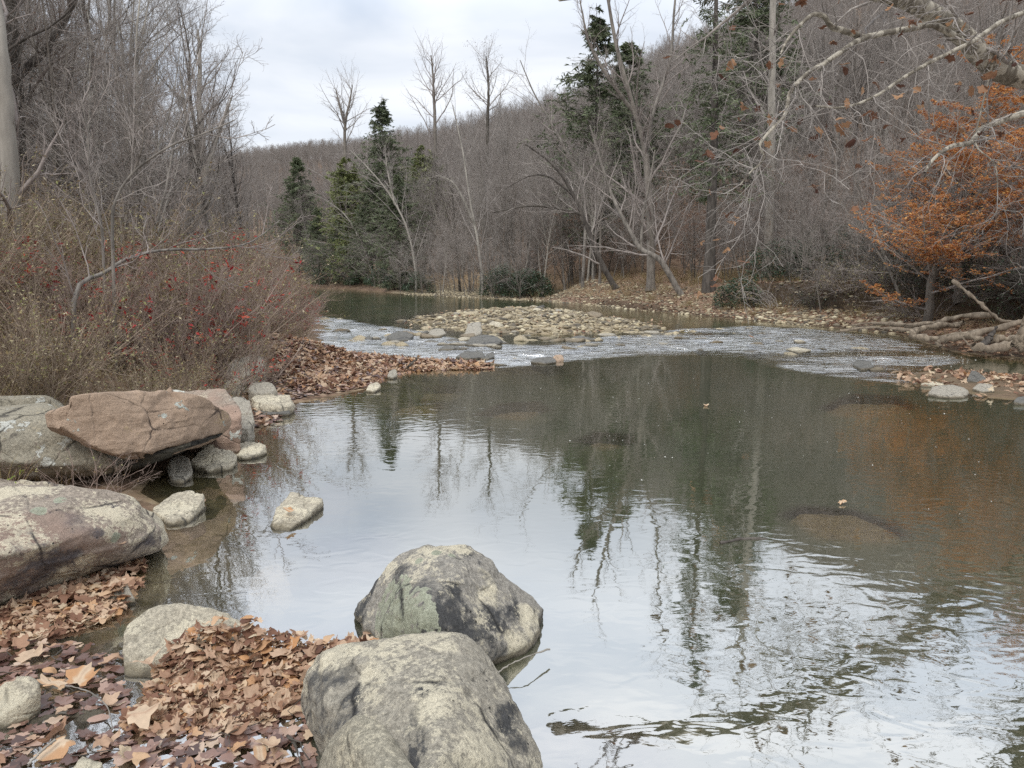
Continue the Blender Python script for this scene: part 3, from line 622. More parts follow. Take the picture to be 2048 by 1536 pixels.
# island and gravel: small stone kinds, copied
rs = np.random.RandomState(5)
def pebble_me(i, mat, sub=3):
    q = rs.randn(14, 3); q /= np.linalg.norm(q, axis=1, keepdims=True); q *= np.array([.5, .36, .16])*rs.uniform(.8, 1.15, 3)
    me, c = rock_mesh('stone', q, mat, sub=sub, p=16, amp=.04, seed=200+i, chips=2); return me
mI = rock_mat('island_stone', (.42, .36, .25), (.16, .14, .11), (.62, .54, .38), dk=.64, cm=.56, lich=.8, wetz=-.02)
mI2 = rock_mat('island_stone_brown', (.26, .215, .155), (.10, .09, .075), (.50, .43, .31), dk=.60, cm=.60, lich=.8, wetz=.03)
stone_me = [pebble_me(i, [mI, mI2, mQ, mP, mS, mI, mI2][i % 7], 4) for i in range(14)]
def in_poly_pts(poly, n, rng):
    poly = np.array(poly); lo, hi = poly.min(0), poly.max(0); out_ = np.zeros((0, 2))
    while len(out_) < n:
        q = rng.uniform(lo, hi, (n*3, 2)); q = q[inside(q[:, 0], q[:, 1], poly)]; out_ = np.vstack([out_, q])
    return out_[:n]
pts = in_poly_pts(ISLAND+(ISLAND-ISLAND.mean(0))*.14, 235, rs); zz, *_ = terrain(pts[:, 0], pts[:, 1])
for i, (p, z) in enumerate(zip(pts, zz)):
    s = float(np.clip(rs.lognormal(-.85, .5), .2, 1.4))
    o = obj('island_stone', stone_me[i % 14], None, (p[0], p[1], z+.02*s), (rs.uniform(-.25, .25), rs.uniform(-.25, .25), rs.uniform(0, 6.3)), (s, s, s*rs.uniform(.7, 1.2)))
    tag(o, 'flat tan stone lying among the others on the gravel island in the river', 'stone', 'stones of the gravel island')
pts = np.vstack([in_poly_pts(RIFFLE, 60, rs), in_poly_pts(np.array(P2([(640, 660), (860, 655), (1100, 672), (1350, 655), (1420, 670), (1200, 700), (950, 705), (700, 690)])), 75, rs)])
for i, p in enumerate(pts):
    s = float(rs.uniform(.3, .75)) if i < 60 else float(rs.uniform(.3, 1.0))
    o = obj('rapids_stone', stone_me[(i*5+2) % 12], None, (p[0], p[1], -.05+rs.uniform(0, .03)), (0, 0, rs.uniform(0, 6.3)), (s, s, s))
    tag(o, 'small wet stone barely breaking the white water of the rapids', 'stone', 'small stones in the rapids')
# gravel too fine to count
def merged(name, me_src, P, rot, sc, mat, kind='stuff', label=None, cat=None, attr=True):
    """many small copies written into one mesh; me_src = (V,F) template list"""
    Vs = []; Fs = []; At = []; off = 0; rngm = np.random.RandomState(len(P))
    k = rngm.randint(0, len(me_src), len(P))
    for t, (TV, TF) in enumerate(me_src):
        s_ = np.where(k == t)[0]
        if not len(s_): continue
        Rm = rot[s_]; V = np.einsum('nij,kj->nki', Rm, TV)*(sc[s_].reshape(len(s_), 1, -1))+P[s_][:, None, :]
        F = TF[None]+(np.arange(len(s_))*len(TV))[:, None, None]+off
        Vs.append(V.reshape(-1, 3)); Fs.append(F.reshape(-1, TF.shape[1])); At.append(np.repeat(rngm.rand(len(s_)), len(TV))); off += V.shape[0]*V.shape[1]
    me = mesh_np(name, np.vstack(Vs), [np.vstack(Fs)], True, dict(tint=np.concatenate(At)), [mat])
    return me
def rotz(a):
    c, s = np.cos(a), np.sin(a); o = np.zeros_like(a); i = np.ones_like(a)
    return np.stack([np.stack([c, -s, o], -1), np.stack([s, c, o], -1), np.stack([o, o, i], -1)], -2)
def rot_rand(n, tilt, rng):
    """random heading, tilted by up to `tilt` radians"""
    Z = rotz(rng.uniform(0, 2*math.pi, n)); Z2 = rotz(rng.uniform(0, 2*math.pi, n)); a = np.abs(rng.randn(n))*tilt
    c, s = np.cos(a), np.sin(a); o = np.zeros(n); i = np.ones(n)
    X = np.stack([np.stack([i, o, o], -1), np.stack([o, c, -s], -1), np.stack([o, s, c], -1)], -2)
    return Z2@X@Z
peb = []
for k in range(5):
    V, F = ico(1); q = V*np.array([.5, .38, .22])*(1+.25*fbm(V*1.5+k*7, 2, k))[:, None]; peb.append((q, F))
g = G('gravel_stone'); cc = g.ramp(g.attr('tint'), [(0, (.11, .10, .085)), (.4, (.28, .235, .165)), (.75, (.44, .37, .25)), (1, (.58, .52, .38))])
M['gravel'] = g.done(g.pbr(g.mix(.4, cc, g.mix(g.noise(g.coord(), 8, 4), (.4, .4, .4), (1.3, 1.3, 1.2)), 'MULTIPLY'), .9, None, .25))
Pg = in_poly_pts(ISLAND+(ISLAND-ISLAND.mean(0))*.10, 7000, rs)
bar_poly = np.array(P2([(800, 590), (860, 591), (930, 596), (1060, 603), (1180, 611), (1340, 627), (1500, 641), (1640, 654), (1640, 645), (1480, 628), (1340, 612), (1200, 598), (1060, 588), (930, 583), (830, 582)]))
Pg2 = in_poly_pts(bar_poly, 5000, rs)
Pg3 = in_poly_pts(np.array(P2([(1500, 642), (1600, 651), (1700, 660), (1830, 672), (1860, 655), (1700, 640), (1560, 628)])), 500, rs)
Pg = np.vstack([Pg, Pg2, Pg3]); z, *_ = terrain(Pg[:, 0], Pg[:, 1])
sc_ = np.clip(rs.lognormal(-2.0, .45, len(Pg)), .05, .35)
me = merged('gravel', peb, np.column_stack([Pg, z+.02]), rot_rand(len(Pg), .2, rs), np.column_stack([sc_]*3), M['gravel'])
tag(obj('gravel', me), 'tan gravel of the island and the far bar', 'gravel', kind='stuff')
print('rocks built')

# ------------------------------------------------------------------ leaves
def leaf_template(kind, curl=.3, seed=0):
    curl = min(curl, .5+curl*.22)*.78
    rr = np.random.RandomState(seed)
    if kind == 'syc':                                # five-lobed, toothed
        ang = np.array([-180, -150, -128, -105, -88, -70, -52, -36, -20, -8, 0, 8, 20, 36, 52, 70, 88, 105, 128, 150, 180])
        rad = np.array([.22, .50, .62, .50, .72, .92, .74, .66, .84, .86, 1.05, .86, .84, .66, .74, .92, .72, .50, .62, .50, .22])
        rad = rad*rr.uniform(.9, 1.1, len(rad)); rad[-1] = rad[0]
        a = np.radians(ang); x = rad*np.sin(a)*.55; y = rad*np.cos(a)*.55+.12
        x, y = x[:-1], y[:-1]
    elif kind == 'oak':
        a = np.linspace(0, 2*math.pi, 18, endpoint=False); rad = .42+.10*np.sin(a*7); x = rad*np.sin(a)*.62; y = rad*np.cos(a)*1.25
    else:
        a = np.linspace(0, 2*math.pi, 10, endpoint=False); x = .24*np.sin(a); y = .5*np.cos(a)
    V = np.column_stack([x, y, 0*x]); V = np.vstack([[0, .02, 0], V*.5, V]); n = len(x)
    r2 = V[:, 0]**2+V[:, 1]**2
    ph = rr.uniform(0, 6)
    V[:, 2] = curl*(1.2*V[:, 0]**2*rr.choice([1, 1, -1])+.8*V[:, 1]**2*rr.choice([1, -1]))+.10*curl*np.sin(9*V[:, 0]+ph)+.12*curl*np.sin(8*V[:, 1]+ph*2)+np.abs(V[:, 0])*.25*curl
    F = []
    for i in range(n):
        j = (i+1) % n
        F += [[0, 1+i, 1+j], [1+i, 1+n+i, 1+n+j], [1+i, 1+n+j, 1+j]]
    return V, np.array(F)
L_flat = [leaf_template('syc', .15, 1), leaf_template('oak', .2, 2), leaf_template('oval', .2, 3), leaf_template('syc', .35, 4)]
L_curl = [leaf_template('syc', .8, 5), leaf_template('syc', 1.5, 6), leaf_template('oak', 1.8, 7), leaf_template('oval', 2.2, 8), leaf_template('syc', .4, 9), leaf_template('oak', .8, 10), leaf_template('oval', 1.0, 11), leaf_template('oval', .5, 12), leaf_template('oak', .3, 13), leaf_template('syc', 2.4, 14)]
L_small = []
for (V, F) in [(np.array([[0, -.5, 0], [.22, -.1, .04], [0, .5, .0], [-.22, .0, .05]]), np.array([[0, 1, 2], [0, 2, 3]])), (np.array([[0, -.5, 0], [.2, 0, .1], [0, .5, .1], [-.2, .1, -.02]]), np.array([[0, 1, 2], [0, 2, 3]]))]: L_small.append((V, F))

def unit(v): return v/(np.linalg.norm(v, axis=-1, keepdims=True)+1e-9)
def tubes(P, R, sides, cap=False):
    B, N, _ = P.shape
    T = np.empty_like(P); T[:, 1:-1] = P[:, 2:]-P[:, :-2]; T[:, 0] = P[:, 1]-P[:, 0]; T[:, -1] = P[:, -1]-P[:, -2]; T = unit(T)
    m = unit(P[:, -1]-P[:, 0]); ref = np.where(np.abs(m[:, 2:3]) > .8, np.array([[1., 0, 0]]), np.array([[0, 0, 1.]]))
    U = unit(np.cross(T, ref[:, None, :])); W = np.cross(T, U)
    a = np.arange(sides)*2*math.pi/sides
    V = P[:, :, None, :]+R[:, :, None, None]*(np.cos(a)[None, None, :, None]*U[:, :, None, :]+np.sin(a)[None, None, :, None]*W[:, :, None, :])
    i = np.arange(N-1)[:, None]*sides+np.arange(sides)[None, :]; j = np.arange(N-1)[:, None]*sides+(np.arange(sides)[None, :]+1) % sides
    q = np.stack([i, j, j+sides, i+sides], -1).reshape(-1, 4)
    F = (q[None]+(np.arange(B)*N*sides)[:, None, None]).reshape(-1, 4)
    return V.reshape(-1, 3), F
tubes_ = tubes
def surf_z(x, y):
    z, *_ = terrain(x, y); return np.maximum(z, 0)
dg = bpy.context.evaluated_depsgraph_get
def leaf_field(name, label, poly, n, size, zfun, templates, mat, tilt, rng, loc_weight=None, stuff=True):
    P = in_poly_pts(poly, n, rng)
    if loc_weight is not None:
        wgt = loc_weight(P[:, 0], P[:, 1]); P = P[rng.rand(len(P)) < wgt]
    z = zfun(P[:, 0], P[:, 1], rng)
    s = rng.uniform(size[0], size[1], len(P))
    me = merged(name, templates, np.column_stack([P, z]), rot_rand(len(P), tilt, rng), np.column_stack([s]*3), mat)
    o = obj(name, me); tag(o, label, 'leaves', kind='stuff'); return o
# ray casting onto the rocks already standing, so leaves lie on them
def rock_tops(x, y):
    bpy.context.view_layer.update(); d = dg(); out_ = np.full(len(x), -1.0)
    for i in range(len(x)):
        hit, loc, nor, ix, ob, mt = S.ray_cast(d, Vector((x[i], y[i], 3.0)), Vector((0, 0, -1)))
        if hit: out_[i] = loc.z
    return out_
HEAPC = [(gp(420, 1300, .1)[:2], .45, .07), (gp(640, 1270, .05)[:2], .30, .08), (gp(540, 1290, .05)[:2], .3, .07), (gp(170, 1200, .05)[:2], .3, .04), (gp(740, 1280, .03)[:2], .12, .06)]
def heap_h(x, y):
    h = 0
    for c_, r, a in HEAPC: h = h+a*np.exp(-(((x-c_[0])/r)**2+((y-c_[1])/(r*.6))**2))
    return h
rl = np.random.RandomState(8)
heap_poly = np.array([tuple(gp(a, b, .17)[:2]) for a, b in [(285, 1330), (300, 1290), (360, 1258), (450, 1250), (540, 1255), (600, 1245), (700, 1240), (735, 1262), (770, 1290), (720, 1300), (640, 1305), (600, 1330), (560, 1360), (480, 1385), (380, 1385), (280, 1385), (240, 1370)]])
heap_poly2 = np.array(P2([(0, 1230), (60, 1200), (200, 1140), (290, 1125), (275, 1180), (240, 1235), (120, 1270), (0, 1290)]))
def z_heap(x, y, rng):
    t = rock_tops(x, y); b = np.maximum(t, 0.0); b = np.where(b > .27, .02, b)
    return b+heap_h(x, y)*rng.uniform(.15, 1.0, len(x))+.006
leaf_field('leaf_heap', 'heap of curled tan sycamore leaves piled against the foreground boulders', heap_poly, 1700, (.03, .10), z_heap, L_curl, M['litter'], .40, rl)
leaf_field('leaf_heap', 'drift of pale brown leaves below the big crusted rock at the left', heap_poly2, 700, (.03, .11), z_heap, L_curl, M['litter'], .28, rl)
pud = np.array([(-3.2, 1.2), (-3.0, 2.6)]+P2([(0, 1290), (240, 1290), (250, 1380), (600, 1370), (612, 1450), (640, 1600)])+[(-.4, 1.0)])
leaf_field('floating_leaves', 'wet brown leaves floating on the shallow puddle in the foreground', pud, 4200, (.03, .11), lambda x, y, r: .002+.010*r.rand(len(x)), L_flat, M['litter_wet'], .10, rl,
           lambda x, y: np.clip(.80+.9*fbm(np.stack([x, y, x*0], -1)*2.2, 3, 3), 0, 1)*np.where(x < -1.35, .45, 1))
leaf_field('floating_leaves', 'curled tan leaves stranded on the mat of wet leaves in the foreground', pud, 260, (.05, .12), lambda x, y, r: .012+.02*r.rand(len(x)), L_curl, M['litter'], .3, rl)
spit = np.array(P2([(590, 790), (640, 792), (740, 774), (790, 750), (850, 742), (985, 739), (985, 728), (900, 726), (820, 722), (760, 714), (700, 714), (640, 700), (600, 705), (570, 720), (545, 745), (560, 770)]))
def z_spit(x, y, rng): 
    sdp = sdist(x, y, spit); return surf_z(x, y)+.01+np.clip(sdp*.09, 0, .05)*rng.uniform(.1, 1, len(x))+.03*rng.rand(len(x))*(sdp > .15)
leaf_field('leaf_spit', 'spit of orange-brown leaves between the rapids and the pool', spit, 3200, (.08, .18), z_spit, L_curl, M['litter'], .5, rl)
leaf_field('leaf_spit', 'darker wet leaves worked into the spit of leaves at the head of the pool', spit, 1500, (.07, .16), z_spit, L_curl, M['litter_wet'], .4, rl)
leaf_field('floating_leaves', 'film of wet purple-brown leaves at the head of the pool', np.array(P2([(560, 822), (600, 800), (740, 776), (720, 750), (600, 745), (520, 790), (500, 860), (560, 850)])), 900, (.06, .14), lambda x, y, r: surf_z(x, y)+.008+.01*r.rand(len(x)), L_flat, M['litter_wet'], .12, rl)
leaf_field('bank_leaves', 'dead leaves scattered between the stones of the left bank', np.array(P2([(390, 900), (470, 860), (500, 870), (560, 830), (600, 780), (640, 700), (600, 690), (440, 750), (300, 790), (-100, 830), (-300, 800), (-200, 760), (300, 700), (600, 640), (560, 720)])), 2200, (.06, .13), lambda x, y, r: surf_z(x, y)+.02+.03*r.rand(len(x)), L_curl, M['litter'], .5, rl)
leaf_field('stranded_leaves', 'pale leaves caught on the stones at the right edge of the pool', SPIT_R, 900, (.08, .17), lambda x, y, r: .02+.14*r.rand(len(x))*np.clip(fbm(np.stack([x, y, x*0], -1)*1.3, 2, 8)+.3, 0, 1), L_curl, M['litter'], .6, rl,
           lambda x, y: np.clip(.35+1.6*fbm(np.stack([x, y, x*0], -1)*1.1, 2, 8), 0, 1))
leaf_field('island_leaves', 'dead leaves caught between the stones of the gravel island', ISLAND, 500, (.08, .16), lambda x, y, r: surf_z(x, y)+.03+.05*r.rand(len(x)), L_curl, M['litter'], .4, rl, lambda x, y: np.clip(.3+2.2*fbm(np.stack([x, y, x*0], -1)*.7, 2, 4), 0, 1))
nT = 130; Pt = in_poly_pts(np.vstack([pud]), nT, rl); az = rl.uniform(0, 6.283, nT); Lt = rl.uniform(.04, .20, nT); Q = np.empty((nT, 5, 3)); zt0 = .012+.03*rl.rand(nT)
for j in range(5): Q[:, j] = np.column_stack([Pt[:, 0]+np.cos(az+.12*j*rl.randn(nT))*Lt*(j-2)/4, Pt[:, 1]+np.sin(az)*Lt*(j-2)/4, zt0+.012*rl.rand(nT)])
V, F = tubes_(Q, rl.uniform(.0009, .0028, nT)[:, None]*np.ones((1, 5)), 5)
tag(obj('twig_litter', mesh_np('twig_litter', V, [F], True, None, [M['bark_dark']])), 'small broken twigs strewn over the wet leaves in the foreground', 'twigs', kind='stuff')
# bright leaves lying on rocks: single things
singles = [('orange sycamore leaf lying flat in the puddle, upper of the two brightest', 155, 1370, .16, 'syc'), ('long orange-brown leaf floating left of the bright sycamore leaf', 105, 1372, .13, 'oak'),
    ('big orange leaf half under water at the bottom left', 130, 1490, .17, 'syc'), ('tan sycamore leaf spread on the leaf heap', 285, 1325, .15, 'syc'), ('buff sycamore leaf spread wide on the wet leaf mat', 265, 1440, .17, 'syc'),
    ('single brown leaf on top of the big crusted rock', 22, 1045, .07, 'oak'), ('curled leaf on the pointed stone in the pool', 585, 1025, .11, 'syc'), ('pink-brown leaf on the knobbly stone', 405, 1002, .11, 'syc'),
    ('rust leaf leaning against the lichen boulder', 735, 1268, .12, 'syc'), ('yellow leaf floating alone in the right half of the pool', 1685, 1006, .09, 'oak'),
    ('pale orange leaf floating on dark water at the bottom, by the olive boulder', 520, 1510, .10, 'oval'), ('salmon leaf floating near the bottom edge', 555, 1495, .09, 'syc'), ('whitish leaf floating on the calm water of the pool', 1412, 811, .14, 'oak')]
xs = np.array([gp(a, b, .03)[:2] for _, a, b, _, _ in singles]); tz = rock_tops(xs[:, 0], xs[:, 1])
for i, (lab, a, b, s, kd) in enumerate(singles):
    zt = max(tz[i], 0); p = gp(a, b, zt+.01)
    V, F = leaf_template(kd, .5, 40+i)
    me = mesh_np('fallen_leaf', V*s, [F], True, dict(tint=np.clip([.93, .9, .92, .7, .78, .6, .93, .5, .45, .99, .9, .7, 1.][i]-.22*np.exp(-(V[:, 0]*14)**2), 0, 1)), [M['litter']])
    tag(obj('fallen_leaf', me, None, (p[0], p[1], zt+.022), (0.08, .05, i*1.3)), lab, 'leaf')
# pale bits drifting on the pool
Pf = in_poly_pts(np.array(P2([(900, 800), (1300, 745), (1700, 770), (2040, 850), (2040, 1000), (1700, 1150), (1300, 1000)])), 110, rl)
s = rl.uniform(.008, .026, len(Pf)); me = merged('foam_flecks', L_small, np.column_stack([Pf, Pf[:, 0]*0+.003]), rot_rand(len(Pf), .02, rl), np.column_stack([s]*3), newmat('x')[0])
g = G('foam_fleck'); me.materials.clear(); me.materials.append(g.done(g.pbr((.75, .74, .68), .8)))
tag(obj('foam_flecks', me), 'tiny pale flecks drifting on the calm water', 'flecks', kind='stuff')
Pf = in_poly_pts(np.array(P2([(1650, 690), (1750, 680), (1960, 720), (1900, 735), (1700, 728)])), 200, rl)
s = rl.uniform(.012, .035, len(Pf)); me2 = merged('foam_bubbles', [(V*np.array([1, 1, .22]), F) for V, F in [ico(1)]], np.column_stack([Pf, Pf[:, 0]*0+.004]), rot_rand(len(Pf), .02, rl), np.column_stack([s*.5]*3), me.materials[0])
tag(obj('foam_bubbles', me2), 'white bubbles on the dark water below the right bank', 'bubbles', kind='stuff')
print('leaves built')

# ------------------------------------------------------------------ branching
def join(parts):
    Vs = []; Fs = []; o = 0
    for V, F in parts: Vs.append(V); Fs.append(F+o); o += len(V)
    return np.vstack(Vs), np.vstack(Fs)
def grow(P, R, n, tr, ang, ln, N, rng, up=.1, wob=.12, rr=.6, tip=.2, flat=None, droop=0, rmin=.002, fall=.5, lnabs=False, side=None):
    """children of the branches (P,R): n each, set between tr[0]..tr[1] of the parent's length"""
    B, Mn, _ = P.shape; pi = np.repeat(np.arange(B), n); k = np.tile(np.arange(n), B)
    t = tr[0]+(tr[1]-tr[0])*(k+rng.uniform(0, 1, B*n))/n; f = t*(Mn-1); i0 = np.minimum(f.astype(int), Mn-2); fr = (f-i0)[:, None]
    p0 = P[pi, i0]*(1-fr)+P[pi, i0+1]*fr; tan = unit(P[pi, i0+1]-P[pi, i0]); r0 = R[pi, i0]*(1-fr[:, 0])+R[pi, i0+1]*fr[:, 0]
    if flat is not None:
        perp = unit(np.cross(tan, np.array([0, 0, 1.]))*np.where(k % 2 == 0, 1, -1)[:, None]+rng.randn(B*n, 3)*flat)
    else: perp = unit(np.cross(tan, rng.randn(B*n, 3)))
    if side is not None: perp = unit(perp+np.asarray(side))
    a = rng.uniform(ang[0], ang[1], B*n)[:, None]; d = unit(tan*np.cos(a)+perp*np.sin(a))
    plen = np.linalg.norm(np.diff(P, axis=1), axis=2).sum(1)[pi]
    Ln = rng.uniform(ln[0], ln[1], B*n)*(1 if lnabs else plen)*(1-fall*(t-tr[0])/(tr[1]-tr[0]+1e-6))
    out_ = np.empty((B*n, N, 3)); out_[:, 0] = p0; q = p0.copy()
    for j in range(1, N):
        d = unit(d+rng.randn(B*n, 3)*wob+np.array([0, 0, up-droop*j/N])); q = q+d*(Ln/(N-1))[:, None]; out_[:, j] = q
    rs0 = np.maximum(r0*rr, rmin); s_ = np.linspace(1, tip, N)[None, :]
    return out_, np.maximum(rs0[:, None]*s_, rmin*.5)
def trunk_path(h, r, N, rng, lean=(0, 0), wob=.03, tip=.15, flare=1.35, curve=0):
    t = np.linspace(0, 1, N); P = np.zeros((1, N, 3)); 
    P[0, :, 2] = h*t; w = np.cumsum(rng.randn(N, 2)*wob*h/N**.5, 0); w -= w[0]
    P[0, :, :2] = w*t[:, None]+np.array(lean)[None]*h*(t**(1+curve))[:, None]
    R = r*(1-(1-tip)*t**.9); R[0] *= flare
    P[0, 0, 2] = -.4
    return P, R[None]

def decid(seed, h, r, n1=26, n2=7, n3=6, n4=0, start=.3, lean=(0, 0), up=.12, ang=(.5, 1.1), l1=(.25, .42), wob=.13, tipr=.0035, forks=0, curve=0, fall=.55):
    g_ = np.random.RandomState(seed)
    TP, TR = trunk_path(h, r, 14, g_, lean, curve=curve)
    tr_parts = [tubes(TP, TR, 9)]
    src = (TP, TR)
    if forks:
        FP, FR = grow(TP, TR, forks, (start*.9, .7), (.25, .5), (.45, .7), 10, g_, up=.12, wob=.07, rr=.65, tip=.12, rmin=.01, fall=.3); tr_parts.append(tubes(FP, FR, 7))
    P1, R1 = grow(TP, TR, n1, (start, .98), ang, l1, 8, g_, up=up, wob=wob, rr=.42, tip=.2, rmin=.008, fall=fall)
    if forks:
        a, b = grow(FP, FR, max(6, n1//3), (.15, .98), ang, (.3, .5), 8, g_, up=up, wob=wob, rr=.45, tip=.2, rmin=.008); P1 = np.vstack([P1, a]); R1 = np.vstack([R1, b])
    tr_parts.append(tubes(P1, R1, 5))
    P2_, R2 = grow(P1, R1, n2, (.15, .98), (.4, 1.0), (.35, .6), 6, g_, up=up*.9, wob=wob*1.2, rr=.5, tip=.3, rmin=.005)
    P3, R3 = grow(P2_, R2, n3, (.15, 1), (.4, 1.0), (.35, .65), 4, g_, up=up*.8, wob=wob*1.3, rr=.55, tip=.4, rmin=tipr)
    cr = [tubes(P2_, R2, 4), tubes(P3, R3, 3)]
    tips = P3
    if n4:
        P4, R4 = grow(P3, R3, n4, (.2, 1), (.4, 1.0), (.4, .8), 3, g_, up=up*.5, wob=wob*1.3, rr=.6, tip=.5, rmin=tipr); cr.append(tubes(P4, R4, 3)); tips = P4
    return join(tr_parts), join(cr), tips
def leafset(points, size, rng, templates=L_small, tilt=.9):
    return merged('leaves', templates, points, rot_rand(len(points), tilt, rng), np.column_stack([rng.uniform(size[0], size[1], len(points))]*3), None)
def tree_proto(name, cat, seed, bark, twig, leaves=None, **k):
    (tV, tF), (cV, cF), tips = decid(seed, **k)
    parts = [('trunk', mesh_np('trunk', tV, [tF], True, None, [bark])), ('crown', mesh_np('crown', cV, [cF], True, None, [twig]))]
    if leaves:
        n, size, mat = leaves; g_ = np.random.RandomState(seed+1); ti = tips[g_.randint(0, len(tips), n), g_.randint(1, tips.shape[1], n)]
        me = merged('leaves', L_small, ti+g_.randn(n, 3)*.03, rot_rand(n, 1.0, g_), np.column_stack([g_.uniform(size[0], size[1], n)]*3), mat); parts.append(('leaves', me))
    return Proto(name, cat, parts)

def hemlock(seed, h, r, w=.24, nb=200, start=.08, ns=8, dens=9, size=(.10, .22), mat='hemlock', gap=.0, droop=.10, rag=.5):
    g_ = np.random.RandomState(seed); TP, TR = trunk_path(h, r, 12, g_, wob=.012, tip=.04)
    t = start+(.985-start)*np.sort(g_.uniform(0, 1, nb))**.95; f = np.clip(t, 0, 1)*11; i0 = np.minimum(f.astype(int), 10); fr = (f-i0)[:, None]
    p0 = TP[0, i0]*(1-fr)+TP[0, i0+1]*fr; az = g_.uniform(0, 6.283, nb)
    prof = (1-t)**.8*np.minimum(1, .5+1.5*(t-start))*g_.uniform(rag, 1.12, nb)*(1+.25*np.sin(az*2+t*9))
    Ln = np.maximum(h*w*prof, .22); N = 7; P = np.empty((nb, N, 3)); P[:, 0] = p0; q = p0.copy(); d = np.column_stack([np.cos(az), np.sin(az), .35+g_.uniform(-.15, .35, nb)])
    for j in range(1, N):
        d = unit(d+g_.randn(nb, 3)*.09+np.array([0, 0, -droop])); q = q+d*(Ln/(N-1))[:, None]; P[:, j] = q
    R = np.maximum(.022*(Ln/2.5)[:, None]*np.linspace(1, .25, N)[None], .005)
    P2_, R2 = grow(P, R, ns, (.12, .99), (.5, 1.1), (.25, .5), 4, g_, up=-.03, wob=.12, rr=.5, tip=.5, rmin=.004, flat=.45)
    B = len(P2_); n = B*dens; pi = np.repeat(np.arange(B), dens); tt = g_.uniform(.0, 1, n)*3; i0 = np.minimum(tt.astype(int), 2); fr = (tt-i0)[:, None]
    c = P2_[pi, i0]*(1-fr)+P2_[pi, i0+1]*fr; tn = unit(P2_[pi, i0+1]-P2_[pi, i0]); sd_ = unit(np.cross(tn, [0, 0, 1.])*g_.choice([-1, 1], n)[:, None]+tn*.8+g_.randn(n, 3)*.45+np.array([0, 0, -.15]))
    if gap:
        keep = (fbm(c*.9, 2, seed) > -gap); c, tn, sd_ = c[keep], tn[keep], sd_[keep]; n = len(c)
    s = g_.uniform(size[0], size[1], n)[:, None]; wv = unit(np.cross(sd_, g_.randn(n, 3)+np.array([0, 0, .6])))
    V = np.stack([c+wv*s*.07, c-wv*s*.07, c+sd_*s*.5-wv*s*.13, c+sd_*s+np.array([0, 0, -.04]), c+sd_*s*.5+wv*s*.13], 1).reshape(-1, 3)
    F = (np.array([[0, 1, 2], [0, 2, 4], [4, 2, 3]])[None]+(np.arange(n)*5)[:, None, None]).reshape(-1, 3)
    tint = np.repeat(np.clip(g_.rand(n)*.6+.4*(fbm(c*.7, 2, seed+2)+.5), 0, 1), 5)
    wood = join([tubes(P, R, 4), tubes(P2_, R2, 3)]); tk = tubes(TP, TR, 9)
    return [('trunk', mesh_np('trunk', tk[0], [tk[1]], True, None, [M['bark_dark']])), ('branches', mesh_np('branches', wood[0], [wood[1]], True, None, [M['twig']])),
            ('needles', mesh_np('needles', V, [F], False, dict(tint=tint), [M[mat]]))]

def shrub(seed, h, n0, n1, n2, spread, stem, leaf=None, arch=.10, r=.008, up=.10, tipr=.002):
    """many arching stems from one base; leaf = list of (count, size, material, part name)"""
    g_ = np.random.RandomState(seed); N = 7; a = g_.uniform(0, 2*math.pi, n0); q = np.column_stack([np.cos(a), np.sin(a), a*0])*(g_.uniform(0, spread*.35, n0))[:, None]; q[:, 2] = -.15
    d = unit(np.column_stack([np.cos(a)*.45, np.sin(a)*.45, 1+0*a])+g_.randn(n0, 3)*.25); L_ = h*g_.uniform(.55, 1.15, n0); P = np.empty((n0, N, 3)); P[:, 0] = q
    for j in range(1, N):
        d = unit(d+g_.randn(n0, 3)*.10+np.column_stack([np.cos(a), np.sin(a), a*0-.3])*arch*(j/N)); q = q+d*(L_/(N-1))[:, None]; P[:, j] = q
    R = r*g_.uniform(.6, 1.3, n0)[:, None]*np.linspace(1, .3, N)[None]
    P1, R1 = grow(P, R, n1, (.2, .98), (.35, .9), (.25, .5), 5, g_, up=up, wob=.14, rr=.6, tip=.4, rmin=tipr)
    P2_, R2 = grow(P1, R1, n2, (.1, 1), (.35, .9), (.3, .7), 4, g_, up=up, wob=.15, rr=.7, tip=.5, rmin=tipr)
    V, F = join([tubes(P, R, 4), tubes(P1, R1, 3), tubes(P2_, R2, 3)])
    parts = [('stems', mesh_np('stems', V, [F], True, None, [stem]))]
    for n, size, mat, pn in (leaf or []):
        src = [P2_, P1][g_.randint(0, 2)] if pn != 'leaves' else P2_
        if pn == 'red_leaves':       # leaves sit in twos and threes on a few twigs
            b = g_.randint(0, len(P1), max(1, n//8)); b = np.repeat(b, 8); c = P1[b, g_.randint(2, 5, len(b))]+g_.randn(len(b), 3)*.035
        else: c = P2_[g_.randint(0, len(P2_), n), g_.randint(1, 4, n)]+g_.randn(n, 3)*.01
        me = merged(pn, L_small, c, rot_rand(len(c), .8, g_), np.column_stack([g_.uniform(size[0], size[1], len(c))]*3), mat); parts.append((pn, me))
    return parts

